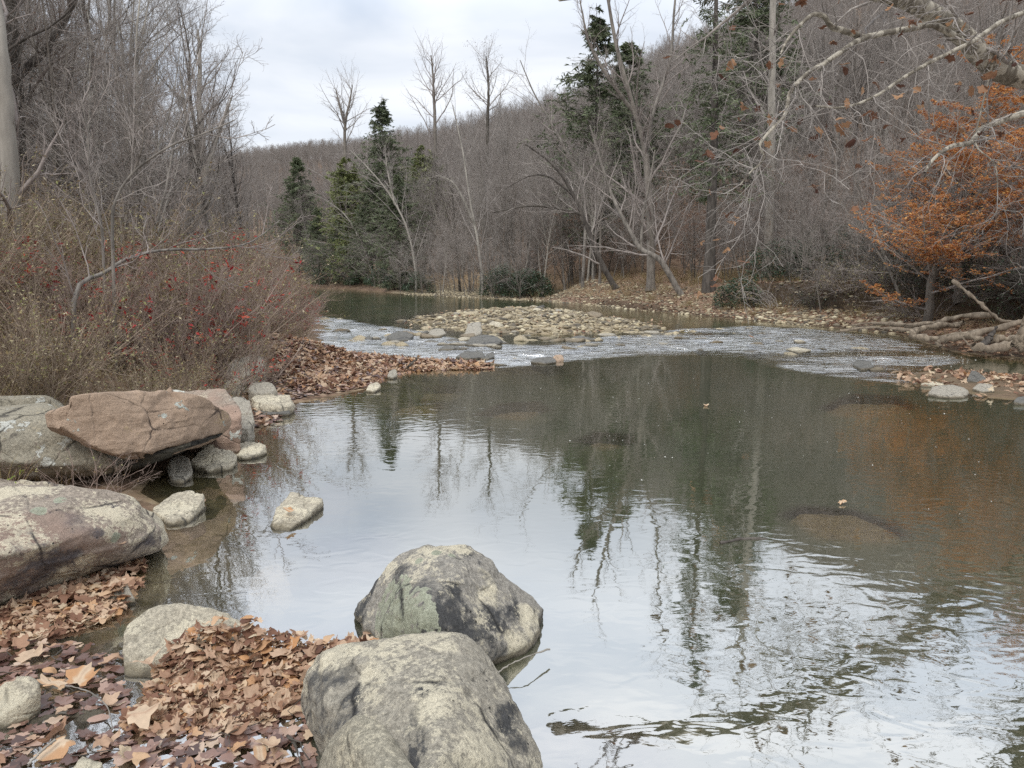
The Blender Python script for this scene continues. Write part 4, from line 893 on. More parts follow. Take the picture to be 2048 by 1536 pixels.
# ------------------------------------------------------------------ kinds of tree
bare = [tree_proto('bare_tree', 'tree', 300+i, [M['bark'], M['bark'], M['pale'], M['bark_dark']][i % 4], M['twig'], h=[17, 19, 15, 20, 16, 18][i], r=[.17, .2, .14, .22, .15, .18][i],
        n1=[26, 30, 24, 28, 26, 24][i], n2=7, n3=6, n4=[0, 3, 3, 0, 3, 0][i], start=[.35, .4, .25, .45, .3, .2][i], forks=[0, 2, 2, 1, 3, 2][i], lean=[(0, 0), (.06, 0), (-.08, .03), (0, .04), (.05, .05), (.02, 0)][i]) for i in range(6)]
far = []
for i in range(5):
    (tV, tF), (cV, cF), tp = decid(340+i, h=[14, 16, 13, 15, 12][i], r=.16, n1=20, n2=6, n3=6, start=[.3, .45, .35, .25, .3][i], forks=[1, 0, 2, 1, 0][i], tipr=.012)
    far.append((tV, tF, cV, cF))
under = [tree_proto('understory_tree', 'small tree', 360+i, M['bark'], M['twig'], h=[6, 7.5, 5][i], r=[.05, .06, .045][i], n1=22, n2=6, n3=5, start=.15, ang=(.7, 1.3), l1=(.3, .55), up=.06, forks=2, lean=[(.15, -.1), (-.1, -.2), (.05, 0)][i], wob=.16) for i in range(3)]
fan = [tree_proto('riverside_shrub', 'shrub', 370+i, M['bark'], M['twig'], h=[5.5, 6.5][i], r=.05, n1=26, n2=7, n3=6, start=.05, ang=(.6, 1.2), l1=(.5, .8), up=.01, forks=4, lean=(0, -.35), wob=.10) for i in range(2)]
rusty = [tree_proto('rusty_understory_tree', 'small tree', 380+i, M['bark_dark'], M['redtwig'], leaves=(2600, (.05, .10), M['brownleaf']), h=[6, 8][i], r=.06, n1=26, n2=6, n3=5, start=.15, ang=(1.0, 1.5), l1=(.3, .5), up=.02) for i in range(2)]
leftk = [tree_proto('bare_tree', 'tree', 400+i, [M['bark'], M['bark_dark'], M['bark'], M['pale']][i], M['twig'], leaves=[(500, (.05, .09), M['brownleaf']), None, (900, (.05, .08), M['brownleaf']), None][i], h=[14, 17, 11, 15][i], r=[.13, .2, .1, .12][i],
        n1=[26, 26, 24, 26][i], n2=7, n3=6, n4=3, start=[.25, .3, .12, .2][i], forks=[2, 1, 3, 2][i], wob=.15) for i in range(4)]
hem = [Proto('hemlock', 'conifer', hemlock(500+i, h=[17, 20, 14][i], r=[.24, .3, .18][i], w=[.38, .26, .44][i], nb=[290, 190, 280][i], start=[.08, .22, .03][i], ns=9, dens=[11, 7, 12][i], size=[(.14, .34), (.12, .26), (.16, .36)][i], gap=[.18, .02, .25][i], droop=[.10, .16, .06][i], rag=[.5, .3, .6][i])) for i in range(3)]
pinek = Proto('pine', 'conifer', hemlock(510, h=13, r=.18, w=.46, nb=300, start=.06, ns=9, dens=13, size=(.16, .38), gap=.2, droop=-.02, mat='pine_far'))
def rhodo_parts(seed, h):
    g_ = np.random.RandomState(seed); parts = shrub(seed, h, 26, 6, 4, h*.9, M['bark_dark'], None, arch=.35, r=.018)
    n = 4200; u_ = unit(g_.randn(n, 3)); u_[:, 2] = np.abs(u_[:, 2]); rr_ = (g_.uniform(.35, 1, n)**.5)[:, None]
    c = u_*rr_*np.array([h*.85, h*.7, h*.85])+np.array([0, 0, .1]); lump = fbm(c*1.4, 2, seed); c = c[lump > -.12]; n = len(c)
    me = merged('foliage', [(V*np.array([.9, 1.3, 1]), F) for V, F in L_small], c, rot_rand(n, .8, g_), np.column_stack([g_.uniform(.10, .2, n)]*3), M['rhodo'])
    return parts+[('foliage', me)]
rho = [Proto('rhododendron', 'shrub', rhodo_parts(520+i, [2.2, 3.0][i])) for i in range(2)]
brushk = [Proto('brush_shrub', 'shrub', shrub(540+i, [1.5, 1.9, 1.3, 1.7, 1.5, 1.1][i], 26, 7, 4, .9, [M['brush'], M['brush'], M['redtwig'], M['brush'], M['redtwig'], M['brush']][i],
        [(n_, (.025, .06), M['brushleaf'], 'leaves') for n_ in [[1000], [1300], [350], [700], [200], [1000]][i]]+([(r_, (.05, .095), M['redleaf'], 'red_leaves') for r_ in [[], [16], [130], [24], [180], [16]][i]]), tipr=.0024, r=.009)) for i in range(6)]
grassk = []
def tuft(seed, h, n, mat):
    g_ = np.random.RandomState(seed); a = g_.uniform(0, 6.3, n); b = g_.uniform(0, .12, n); N = 5
    P = np.empty((n, N, 3)); q = np.column_stack([np.cos(a)*b, np.sin(a)*b, a*0-.02]); P[:, 0] = q; d = unit(np.column_stack([np.cos(a)*.35, np.sin(a)*.35, 1+0*a])+g_.randn(n, 3)*.15); L_ = h*g_.uniform(.5, 1.1, n)
    for j in range(1, N): d = unit(d+np.column_stack([np.cos(a), np.sin(a), a*0-.5])*.12*j/N*2); q = q+d*(L_/(N-1))[:, None]; P[:, j] = q
    V, F = tubes(P, .0035*np.linspace(1, .25, N)[None]*np.ones((n, 1)), 3); tn = np.repeat(g_.rand(n), N*3)
    return V, F, tn
print('kinds built')

# ------------------------------------------------------------------ hillside wood (one mass)
rh = np.random.RandomState(12)
hc = bpy.data.collections.new('wood_sources')           # not linked: only feeds the wood
for i, (tV, tF, cV, cF) in enumerate(far):
    V = np.vstack([tV, cV]); me = mesh_np('wood_tree', V, [tF, cF+len(tV)], True, None, [M['bark'], M['twig']])
    me.polygons.foreach_set('material_index', np.r_[np.zeros(len(tF), np.int32), np.ones(len(cF), np.int32)])
    o = bpy.data.objects.new('a%d' % i, me); hc.objects.link(o)
npts = 9000; a_ = rh.uniform(-.95, .95, npts*6); Yq = rh.uniform(30, 400, npts*6); Xq = a_*Yq
zq, sdq, lq, dfq = terrain(Xq, Yq); ycr = np.interp(a_, TA, TY)
dens = np.clip((Yq/220), .12, 1)
ok = (lq < .5) & (sdq < -22) & (Yq < ycr+25) & (rh.rand(len(Xq)) < dens)
Xq, Yq, zq = Xq[ok][:npts], Yq[ok][:npts], zq[ok][:npts]; npt = len(Xq)
aq = Xq/Yq; sq = np.minimum(rh.uniform(.65, 1.12, npt), np.maximum((np.interp(aq, TA, TT)*Yq+CAM_H-zq)/20.0*rh.uniform(.70, 1.06, npt), .42))
wme = bpy.data.meshes.new('wood'); wme.vertices.add(npt); wme.vertices.foreach_set('co', np.column_stack([Xq, Yq, zq-.2]).astype(np.float32).ravel())
for nm, vals in (('scl', sq), ('rotz', rh.uniform(0, 6.28, npt))):
    at_ = wme.attributes.new(nm, 'FLOAT', 'POINT'); at_.data.foreach_set('value', vals.astype(np.float32))
at_ = wme.attributes.new('kind_index', 'INT', 'POINT'); at_.data.foreach_set('value', rh.randint(0, 5, npt).astype(np.int32))
wood = tag(obj('hillside_wood', wme), 'bare grey-brown wood covering the hills behind the river', 'wood', kind='stuff')
ng = bpy.data.node_groups.new('scatter', 'GeometryNodeTree')
ng.interface.new_socket('Geometry', in_out='INPUT', socket_type='NodeSocketGeometry'); ng.interface.new_socket('Geometry', in_out='OUTPUT', socket_type='NodeSocketGeometry')
gi = ng.nodes.new('NodeGroupInput'); go = ng.nodes.new('NodeGroupOutput'); iop = ng.nodes.new('GeometryNodeInstanceOnPoints'); ci = ng.nodes.new('GeometryNodeCollectionInfo')
ci.inputs[0].default_value = hc; ci.inputs[1].default_value = True; ci.inputs[2].default_value = True; iop.inputs['Pick Instance'].default_value = True
def na(name, ty):
    n = ng.nodes.new('GeometryNodeInputNamedAttribute'); n.data_type = ty; n.inputs[0].default_value = name; return [o_ for o_ in n.outputs if o_.enabled and o_.name == 'Attribute'][0]
cx = ng.nodes.new('ShaderNodeCombineXYZ'); LN = ng.links.new
LN(gi.outputs[0], iop.inputs['Points']); LN(ci.outputs[0], iop.inputs['Instance']); LN(na('kind_index', 'INT'), iop.inputs['Instance Index']); LN(na('rotz', 'FLOAT'), cx.inputs[2])
LN(cx.outputs[0], iop.inputs['Rotation']); LN(na('scl', 'FLOAT'), iop.inputs['Scale']); LN(iop.outputs[0], go.inputs[0])
md = wood.modifiers.new('scatter', 'NODES'); md.node_group = ng
print('wood points', npt)

# ------------------------------------------------------------------ the far bank, tree by tree
rf = np.random.RandomState(21)
def zt(x, y): return hz(x, y)
def ground_hit(px, py, y0=15, y1=130):
    Ys = np.linspace(y0, y1, 600); d = ray(px, py); X = d[0]/d[1]*Ys; Z = CAM_H+d[2]/d[1]*Ys; z, *_ = terrain(X, Ys); below = np.where(Z < z)[0]
    return float(Ys[below[0]]) if len(below) else float(y1)
def bank_Y(px, e=1.0):
    a = ray(px, 560)[0]/ray(px, 560)[1]; Ys = np.linspace(12, 150, 900); z, sd, l, df = terrain(a*Ys, Ys); w_ = np.where((sd > 0) | (l > .5))[0]; Yl = Ys[w_[-1]] if len(w_) else 20.
    ok = np.where((Ys > Yl) & (-sd > e))[0]; return float(Ys[ok[0]]) if len(ok) else Yl+e
def place_px(proto, px, Y, scale, label, group=None, rz=None, tilt=(0, 0), dz=0):
    if px < 1300 and Y < 100: Y = max(Y, bank_Y(px, 1.5))
    d = ray(px, 560); x = d[0]/d[1]*Y
    return proto.place((x, Y, hz(x, Y)+dz), rf.uniform(0, 6.28) if rz is None else rz, scale, label, group, tilt)
# conifers that stand out
for px, Y, k, s, lab in [(1418, 38, 1, 1.0, 'tall ragged hemlock with a bare lower trunk behind the leaning tree on the right bank'), (1185, 62, 0, 1.22, 'dark hemlock whose crown breaks the skyline left of the tall ragged one'),
        (770, 88, 0, 1.22, 'pointed grey-green hemlock standing above the wood at the river bend'), (1495, 58, 0, 1.35, 'dense dark hemlock just behind the straight pale trunk'),
        (605, 105, 2, 1.15, 'small dark conical hemlock at the left of the river bend'), (1250, 70, 2, 1.3, 'hemlock half hidden behind the branches at the middle of the far bank'), (800, 72, 2, .8, 'dark low hemlock at the water beyond the rapids'),
        (745, 78, 2, .85, 'dark low hemlock at the water, next to the river bend'), (640, 84, 2, .7, 'dark low hemlock above the bend of the river'), (690, 80, 2, .75, 'squat dark hemlock at the edge of the far water')]:
    place_px(hem[k], px, Y, s, lab)
place_px(pinek, 702, 92, 1.15, 'yellow-green pine, the brighter of the two at the river bend'); place_px(pinek, 850, 96, 1.2, 'yellow-green pine right of the pointed hemlock')
# far-bank hemlocks and rhododendrons making the dark understory
for px, Y, k, s in [(560, 88, 0, 1), (620, 80, 1, .9), (665, 76, 1, 1.1), (720, 73, 0, 1.1), (765, 70, 1, 1.0), (800, 66, 0, 1.0), (838, 66, 1, .8), (1010, 58, 1, 1.0), (1055, 56, 0, 1.1), (1000, 62, 0, 1.1), (1075, 60, 1, .8)]:
    place_px(rho[k], px, Y, s, 'dark evergreen rhododendron at the foot of the wood on the far bank', 'rhododendrons along the far bank')
for px, Y, k, s in [(1480, 34, 0, .7), (1560, 36, 1, .8), (1620, 36, 1, .8), (1655, 40, 1, 1.0), (1740, 36, 1, 1.0), (1800, 34, 1, .8), (1880, 28, 0, .7)]:
    place_px(rho[k], px, Y, s, 'dark evergreen rhododendron among the brush of the right bank', 'rhododendrons of the right bank')
# trees of the front rows: spread along the far bank
cnt = 0; tries = 0
while cnt < 190 and tries < 8000:
    tries += 1
    a = rf.uniform(-.46, .74); Y = rf.uniform(20, 110); x = a*Y; z, sd, l, df = terrain(np.array([x]), np.array([Y]))
    if l[0] > .5 or sd[0] > -3.5 or sd[0] < -32: continue
    if a > .34 and -sd[0] < 12: continue
    if .12 < a < .36 and -sd[0] < 14: continue
    k = rf.randint(0, 6); cnt += 1
    mh = (np.interp(a, TA, TT)*.97*Y+CAM_H-float(z[0]))/23.0; h_ = min(rf.uniform(.6, 1.0), mh*rf.uniform(.8, 1.0))
    if h_ < .3: cnt -= 1; continue
    bare[k].place((x, Y, float(z[0])-.1), rf.uniform(0, 6.28), h_, 'slender leafless grey tree in the crowd of the far bank', 'leafless trees of the far bank', (rf.uniform(-.06, .10), rf.uniform(-.08, .08)))
cnt = 0; tries = 0
while cnt < 210 and tries < 9000:
    tries += 1
    a = rf.uniform(-.42, .72); Y = rf.uniform(18, 95); x = a*Y; z, sd, l, df = terrain(np.array([x]), np.array([Y]))
    if l[0] > .5 or sd[0] > -2.5 or sd[0] < -16: continue
    if .1 < a < .36 and -sd[0] < 5: continue
    cnt += 1; q = rf.rand(); pr = rusty[cnt % 2] if q < .16 else under[rf.randint(0, 3)]
    pr.place((x, Y, float(z[0])-.05), rf.uniform(0, 6.28), rf.uniform(.55, 1.1), 'thin leafless sapling under the taller trees of the far bank' if q >= .16 else 'low tree still holding rusty leaves under the far-bank trees',
             'saplings of the far bank' if q >= .16 else 'rusty small trees of the far bank', (rf.uniform(0, .2), rf.uniform(-.15, .15)))
for i, (px, Y, s) in enumerate([(560, 84, .9), (640, 76, 1), (700, 70, .9), (760, 66, 1), (800, 62, .8), (845, 60, 1.0), (880, 60, .85), (930, 57, .9), (985, 56, .8), (1040, 54, .7), (600, 82, .8)]):
    Y = bank_Y(px, .6); xx = ray(px, 560)[0]/ray(px, 560)[1]*Y
    fan[i % 2].place((xx, Y, hz(xx, Y)), rf.uniform(-.5, .5), s*.85, 'fan of bare grey branches arching over the far water', 'branching shrubs over the far water')

# hand-set trees of the right bank
def smooth_path(pts, n=24, jit=0, rng=None):
    P = np.array(pts, float); t = np.linspace(0, len(P)-1, n); out_ = []
    for s_ in t:
        i = min(int(s_), len(P)-2); f_ = s_-i; p0 = P[max(i-1, 0)]; p1 = P[i]; p2 = P[i+1]; p3 = P[min(i+2, len(P)-1)]
        out_.append(.5*((2*p1)+(-p0+p2)*f_+(2*p0-5*p1+4*p2-p3)*f_*f_+(-p0+3*p1-3*p2+p3)*f_**3))
    out_ = np.array(out_)
    if jit: out_ += rng.randn(*out_.shape)*jit
    return out_
def hand_tree(name, label, cat, limbs, bark, twig, seed, levels, leaves=None, base=None):
    """limbs: list of (points, r0, r1, part name); levels: settings for the twigs that grow on them"""
    g_ = np.random.RandomState(seed); base = np.array(limbs[0][0][0]) if base is None else np.array(base)
    p00 = np.array(limbs[0][0][0], float); gz = hz(p00[0], p00[1])
    if p00[2] > gz+.1: limbs = [([(p00[0]-.1, p00[1], gz-.3)]+list(limbs[0][0]), *limbs[0][1:])]+list(limbs[1:]); base = np.array([p00[0]-.1, p00[1], gz-.3])
    t = thing(name, label, cat, tuple(base)); allP = []; allR = []
    for pts, r0, r1, pn in limbs:
        P = smooth_path(pts, 24, r0*.05, g_)-base; R = np.linspace(1, 0, 24)**.85*(r0-r1)+r1
        if pn == 'trunk': R[0] *= 1.3
        V, F = tubes(P[None], R[None], 12); obj(pn, mesh_np(pn, V, [F], True, None, [bark]), t); allP.append(P); allR.append(R)
    P = np.array(allP); R = np.array(allR); cr = []; lv = (P, R); rough_ = []
    for i, k in enumerate(levels):
        lv = grow(lv[0], lv[1], rng=g_, **k); (rough_ if i == 0 else cr).append(tubes(lv[0], lv[1], 5 if i == 0 else 3 if i > 1 else 4))
    V, F = join(rough_+cr); obj('twigs', mesh_np('twigs', V, [F], True, None, [twig]), t)
    if leaves:
        n, size, mat, tmpl, drop = leaves; c = lv[0][g_.randint(0, len(lv[0]), n), -1]+np.array([0, 0, -drop])
        me = merged('leaves', tmpl, c, rot_rand(n, 1.2, g_), np.column_stack([g_.uniform(size[0], size[1], n)]*3), mat); obj('leaves', me, t)
    return t
LV = lambda n1, n2, n3, l1=(.3, .5), **k: [dict(n=n1, tr=(.12, .98), ang=(.4, 1.0), ln=l1, N=8, wob=.13, rr=.4, up=.08, rmin=.008, **k), dict(n=n2, tr=(.1, .98), ang=(.4, 1), ln=(.3, .55), N=6, wob=.15, rr=.5, up=.06, rmin=.005), dict(n=n3, tr=(.1, 1), ang=(.4, 1), ln=(.35, .7), N=4, wob=.16, rr=.6, up=.03, rmin=.0035)]
Y1_ = ground_hit(1362, 592); Y2_ = max(ground_hit(1302, 582), Y1_+2); Y3_ = ground_hit(1232, 578); print('tree depths', Y1_, Y2_, Y3_)
hand_tree('leaning_tree', 'crooked pale tree leaning out from the right bank with an elbow near its foot', 'tree',
    [([at(1362, 592, Y1_+0.0), at(1345, 560, Y1_+0.0), at(1318, 518, Y1_+0.0), at(1282, 498, Y1_+0.2), at(1262, 465, Y1_+0.4), at(1240, 425, Y1_+0.6), at(1222, 385, Y1_+1.0), at(1200, 320, Y1_+1.0), at(1180, 250, Y1_+1.5)], .17, .035, 'trunk'),
     ([at(1282, 498, Y1_+0.2), at(1286, 430, Y1_+0.4), at(1300, 360, Y1_+0.6), at(1310, 300, Y1_+0.8)], .08, .03, 'limb')], M['bark'], M['twig'], 601, LV(12, 6, 5))
hand_tree('twin_trunk_tree', 'tall grey tree with upright trunk beside the elbowed leaning tree', 'tree',
    [([at(1302, 582, Y2_+0.0), at(1302, 500, Y2_+0.0), at(1298, 400, Y2_+0.0), at(1290, 300, Y2_+0.3), at(1262, 200, Y2_+0.5), at(1230, 80, Y2_+1.0), at(1205, -60, Y2_+1.5)], .26, .06, 'trunk'),
     ([at(1292, 310, Y2_+0.2), at(1308, 220, Y2_+0.0), at(1340, 120, Y2_+0.0), at(1350, 0, Y2_+0.0), at(1365, -150, Y2_+0.0)], .11, .035, 'limb'), ([at(1272, 230, Y2_+0.5), at(1220, 160, Y2_+0.0), at(1180, 90, Y2_+0.0), at(1160, 0, Y2_+0.0)], .12, .03, 'limb')], M['bark'], M['twig'], 602, LV(20, 7, 5, (.18, .35)))
hand_tree('leaning_tree', 'dark slanting tree on the far bank arching leftwards over the water', 'tree',
    [([at(1232, 578, Y3_+0.0), at(1205, 530, Y3_+0.0), at(1180, 470, Y3_+0.0), at(1160, 420, Y3_+0.0), at(1130, 360, Y3_+0.0), at(1095, 320, Y3_+0.0), at(1045, 285, Y3_+0.0)], .19, .035, 'trunk'),
     ([at(1165, 430, Y3_+0.0), at(1120, 418, Y3_-0.4), at(1060, 412, Y3_-1.0), at(985, 425, Y3_-1.4)], .10, .03, 'limb'), ([at(1150, 395, Y3_+0.0), at(1100, 355, Y3_-0.4), at(1060, 352, Y3_-0.4), at(1015, 375, Y3_-1.0)], .07, .02, 'limb')], M['bark_dark'], M['twig'], 603, LV(12, 6, 5))
hand_tree('straight_pale_tree', 'straight pale column of a trunk rising out of the picture on the right bank', 'tree',
    [([at(1532, 545, 42), at(1540, 400, 42), at(1543, 200, 42), at(1546, 0, 42), at(1550, -260, 42)], .30, .12, 'trunk')], M['pale'], M['twig'], 604, LV(16, 6, 5, (.12, .22)))
hand_tree('slanting_pale_tree', 'thin white-barked tree slanting up to the left on the middle of the far bank', 'tree',
    [([at(1170, 400, 52), at(1140, 320, 52), at(1105, 250, 52), at(1070, 190, 52), at(1040, 120, 52)], .11, .025, 'trunk')], M['bark'], M['twig'], 605, LV(14, 6, 5), base=(at(1170, 400, 52)[0], 52, hz(at(1170, 400, 52)[0], 52)))
hand_tree('white_limbed_tree', 'white-limbed tree leaning left over the bend of the river', 'tree',
    [([at(965, 560, bank_Y(965, 1.5)+0.0), at(955, 480, bank_Y(965, 1.5)+0.0), at(940, 400, bank_Y(965, 1.5)+0.0), at(925, 300, bank_Y(965, 1.5)+0.0), at(905, 210, bank_Y(965, 1.5)+0.0)], .13, .03, 'trunk'), ([at(950, 450, bank_Y(965, 1.5)+0.0), at(910, 370, bank_Y(965, 1.5)-1.0), at(870, 350, bank_Y(965, 1.5)-1.0)], .09, .03, 'limb')], M['pale'], M['twig'], 606, LV(16, 6, 5))
hand_tree('white_limbed_tree', 'pale forked tree leaning left above the dark bushes at the bend', 'tree',
    [([at(832, 548, bank_Y(832, 1.5)+0.0), at(815, 460, bank_Y(832, 1.5)+0.0), at(780, 390, bank_Y(832, 1.5)+0.0), at(735, 335, bank_Y(832, 1.5)+0.0), at(700, 300, bank_Y(832, 1.5)+0.0)], .13, .03, 'trunk'), ([at(790, 410, bank_Y(832, 1.5)+0.0), at(775, 340, bank_Y(832, 1.5)+0.0), at(770, 290, bank_Y(832, 1.5)+0.0)], .09, .03, 'limb')], M['pale'], M['twig'], 607, LV(16, 6, 5))
hand_tree('white_limbed_tree', 'pale tree leaning far out to the left at the left end of the far bank', 'tree',
    [([at(748, 556, bank_Y(748, 1.5)+0.0), at(720, 480, bank_Y(748, 1.5)+0.0), at(690, 430, bank_Y(748, 1.5)+0.0), at(650, 400, bank_Y(748, 1.5)-1.0), at(620, 385, bank_Y(748, 1.5)-2.0)], .11, .02, 'trunk')], M['pale'], M['twig'], 608, LV(18, 6, 5))
hand_tree('skyline_tree', 'leafless tree fanning out against the sky left of the leafy one on the ridge', 'tree',
    [([at(870, 260, 120), at(868, 200, 120), at(866, 150, 120), at(862, 110, 120)], .3, .08, 'trunk')], M['bark'], M['twig'], 609, LV(22, 7, 5, (.22, .36)), base=(at(870, 260, 120)[0], 120, at(870, 260, 120)[2]-6))
hand_tree('skyline_tree', 'slim ridge tree with brown leaves on top, standing clear against the sky', 'tree',
    [([at(975, 250, 120), at(977, 200, 120), at(976, 150, 120), at(972, 112, 120)], .3, .08, 'trunk')], M['bark_dark'], M['twig'], 610, LV(20, 7, 5, (.20, .34)), (1100, (.10, .20), M['brownleaf'], L_small, 0), base=(at(975, 250, 120)[0], 120, at(975, 250, 120)[2]-6))
hand_tree('skyline_tree', 'twin-stemmed leafless tree against the sky left of the pointed hemlock', 'tree',
    [([at(690, 290, 110), at(692, 240, 110), at(700, 200, 110), at(705, 170, 110)], .26, .06, 'trunk'), ([at(692, 260, 110), at(680, 215, 110), at(672, 180, 110)], .18, .05, 'trunk')], M['bark'], M['twig'], 611, LV(22, 7, 5, (.20, .34)), base=(at(690, 290, 110)[0], 110, at(690, 290, 110)[2]-8))
for i, (px, e_) in enumerate([(585, 3), (630, 4), (660, 2.5), (700, 5), (735, 3), (775, 4), (810, 3), (850, 4), (885, 2.5), (920, 5), (960, 3), (1000, 4), (1040, 3), (1085, 4)]):
    Y = bank_Y(px, e_); x = ray(px, 560)[0]/ray(px, 560)[1]*Y
    bare[i % 6].place((x, Y, hz(x, Y)-.1), rf.uniform(0, 6.28), float(rf.uniform(.45, .62)), 'leafless waterside tree in front of the conifers at the river bend', 'leafless waterside trees at the bend', (rf.uniform(.05, .2), rf.uniform(-.1, .1)))
print('far bank built')

# ------------------------------------------------------------------ right bank: orange beech, sycamore, roots
def beech(seed, base, label, pts, n1):
    g_ = np.random.RandomState(seed); t = thing('orange_beech', label, 'tree', tuple(base)); base = np.array(base)
    P = smooth_path(pts, 20, .02, g_)-base; R = np.linspace(.16, .04, 20); V, F = tubes(P[None], R[None], 9); obj('trunk', mesh_np('trunk', V, [F], True, None, [M['bark']]), t)
    P1, R1 = grow(P[None], R[None], n1, (.12, .98), (1.1, 1.5), (2.6, 4.6), 8, g_, up=.02, wob=.05, rr=.3, tip=.3, rmin=.012, lnabs=True, fall=.45, side=(-.75, -.55, 0))
    P2_, R2 = grow(P1, R1, 12, (.12, .98), (.5, .9), (.25, .45), 6, g_, up=0, wob=.07, rr=.5, tip=.4, rmin=.005, flat=.25)
    P3, R3 = grow(P2_, R2, 7, (.1, 1), (.5, .9), (.3, .5), 4, g_, up=0, wob=.08, rr=.6, tip=.5, rmin=.003, flat=.25)
    V, F = join([tubes(P1, R1, 5), tubes(P2_, R2, 4), tubes(P3, R3, 3)]); obj('branches', mesh_np('branches', V, [F], True, None, [M['twig']]), t)
    n = len(P3)*7; pi = np.repeat(np.arange(len(P3)), 7); c = P3[pi, g_.randint(0, 4, n)]+g_.randn(n, 3)*.02
    keep = fbm(c*.55, 2, seed) > -.3; c = c[keep]; n = len(c)
    me = merged('leaves', L_small, c, rot_rand(n, .55, g_), np.column_stack([g_.uniform(.07, .13, n)]*3), M['orange']); obj('leaves', me, t)
beech(701, (14.8, 25, hz(14.8, 25)-.1), 'orange-leaved beech spreading flat sprays over the undercut right bank', [(14.8, 25, hz(14.8, 25)-.1), (14.6, 24.8, 2.5), (14.8, 24.5, 4), (15, 24.2, 5.5)], 22)
beech(702, (17.8, 23.5, hz(17.8, 23.5)-.1), 'taller orange beech at the right edge, above the sycamore roots', [(17.8, 23.5, hz(17.8, 23.5)-.1), (17.6, 23.2, 3), (17.4, 23, 6.0), (17.3, 22.8, 10)], 36)
beech(703, (19.5, 30, hz(19.5, 30)-.1), 'sparser orange beech further back on the right bank', [(19.5, 30, hz(19.5, 30)-.1), (19.3, 30, 3.5), (19.2, 29.5, 7), (19, 29, 9.5)], 22)
beech(705, (16.4, 27.5, hz(16.4, 27.5)-.1), 'middle-sized rusty beech behind the low young one on the right bank', [(16.4, 27.5, hz(16.4, 27.5)-.1), (16.2, 27.2, 3), (16.3, 27, 5.5), (16.2, 26.8, 7.5)], 30)
beech(704, (13.3, 24.0, hz(13.3, 24.0)-.1), 'low young beech with yellow-orange leaves at the lip of the undercut bank', [(13.3, 24.0, hz(13.3, 24.0)-.1), (13.2, 23.8, 1.6), (13.3, 23.6, 2.3), (13.2, 23.4, 3.0)], 12)
# sycamore
sb = np.array([15.6, 18.6, hz(15.6, 18.6)-.3])
LS = [dict(n=14, tr=(.15, .98), ang=(.5, 1.1), ln=(1.4, 3.0), N=9, wob=.22, rr=.28, up=-.015, rmin=.008, lnabs=True, fall=.3), dict(n=5, tr=(.15, .98), ang=(.5, 1.1), ln=(.35, .6), N=6, wob=.24, rr=.5, up=-.02, rmin=.0045), dict(n=3, tr=(.1, 1), ang=(.5, 1.1), ln=(.4, .7), N=4, wob=.24, rr=.6, up=-.02, rmin=.003)]
hand_tree('sycamore', 'big mottled sycamore whose limbs reach over the river from the right edge', 'tree',
  [([sb, (15.8, 18.8, 3), (15.7, 19.2, 5), (15.9, 19.4, 8), (16.4, 19.6, 13)], .42, .2, 'trunk'),
   ([(15.7, 19.2, 5.0), at(2120, 170, 19.6), at(2048, 155, 19.2), at(1985, 135, 18.6), at(1945, 95, 18.2), at(1905, 55, 17.8), at(1855, 22, 17.2), at(1795, -8, 16.5), (6.1, 14.4, 6.9), (4.4, 13, 6.5), (2.6, 12.4, 6.3), (.7, 12, 5.95)], .30, .09, 'limb'),
   ([at(1940, 90, 18.1), at(1870, 50, 17), at(1830, 56, 16.2), at(1770, 66, 15.2), at(1728, 76, 14.4), at(1690, 98, 13.6), at(1650, 126, 13), at(1610, 150, 12.4), at(1590, 175, 12)], .075, .02, 'limb'),
   ([at(1728, 76, 14.4), at(1690, 62, 14), at(1664, 55, 13.8), at(1650, 35, 13.6), at(1630, 28, 13.4), at(1605, 45, 13), at(1575, 80, 12.6), at(1560, 110, 12.3)], .06, .012, 'limb'),
   ([at(2090, 215, 17), at(2030, 232, 16.4), at(1985, 248, 15.8), at(1958, 262, 15.4), at(1944, 285, 15), at(1905, 292, 14.5), at(1880, 306, 14), at(1862, 325, 13.7), at(1850, 345, 13.5)], .075, .018, 'limb'),
   ([(15.9, 19.3, 7.2), (13.5, 17.0, 7.0), (11.2, 14.6, 7.2), (8.6, 11.8, 7.0), (6.6, 9.2, 6.8), (5.0, 7.2, 6.6)], .28, .09, 'limb'),
   ([(15.9, 19.4, 8), (13.2, 16.2, 10), (10, 13, 11.5), (6.5, 10, 12.5)], .20, .05, 'limb'),
   ([at(2060, 20, 17), at(2000, 45, 16), at(1950, 80, 15), at(1900, 105, 14.5), at(1850, 130, 14), at(1800, 160, 13.5), at(1755, 190, 13), at(1690, 215, 12.5), at(1630, 212, 12)], .05, .012, 'limb'),
   ([at(1640, 130, 13), at(1585, 175, 12.6), at(1570, 230, 12.2), at(1540, 262, 12), at(1520, 290, 11.8), at(1528, 318, 11.8), at(1500, 345, 11.6), at(1480, 370, 11.5)], .035, .006, 'limb'),
   ([at(1985, 130, 18), at(1960, 230, 17.8), at(1952, 290, 17.6), at(1990, 330, 17.4), at(1995, 400, 17.2), at(1992, 430, 17)], .022, .008, 'limb')],
  M['syc'], M['twig'], 620, LS, (280, (.14, .22), M['brownleaf'], L_curl, .06), base=sb)
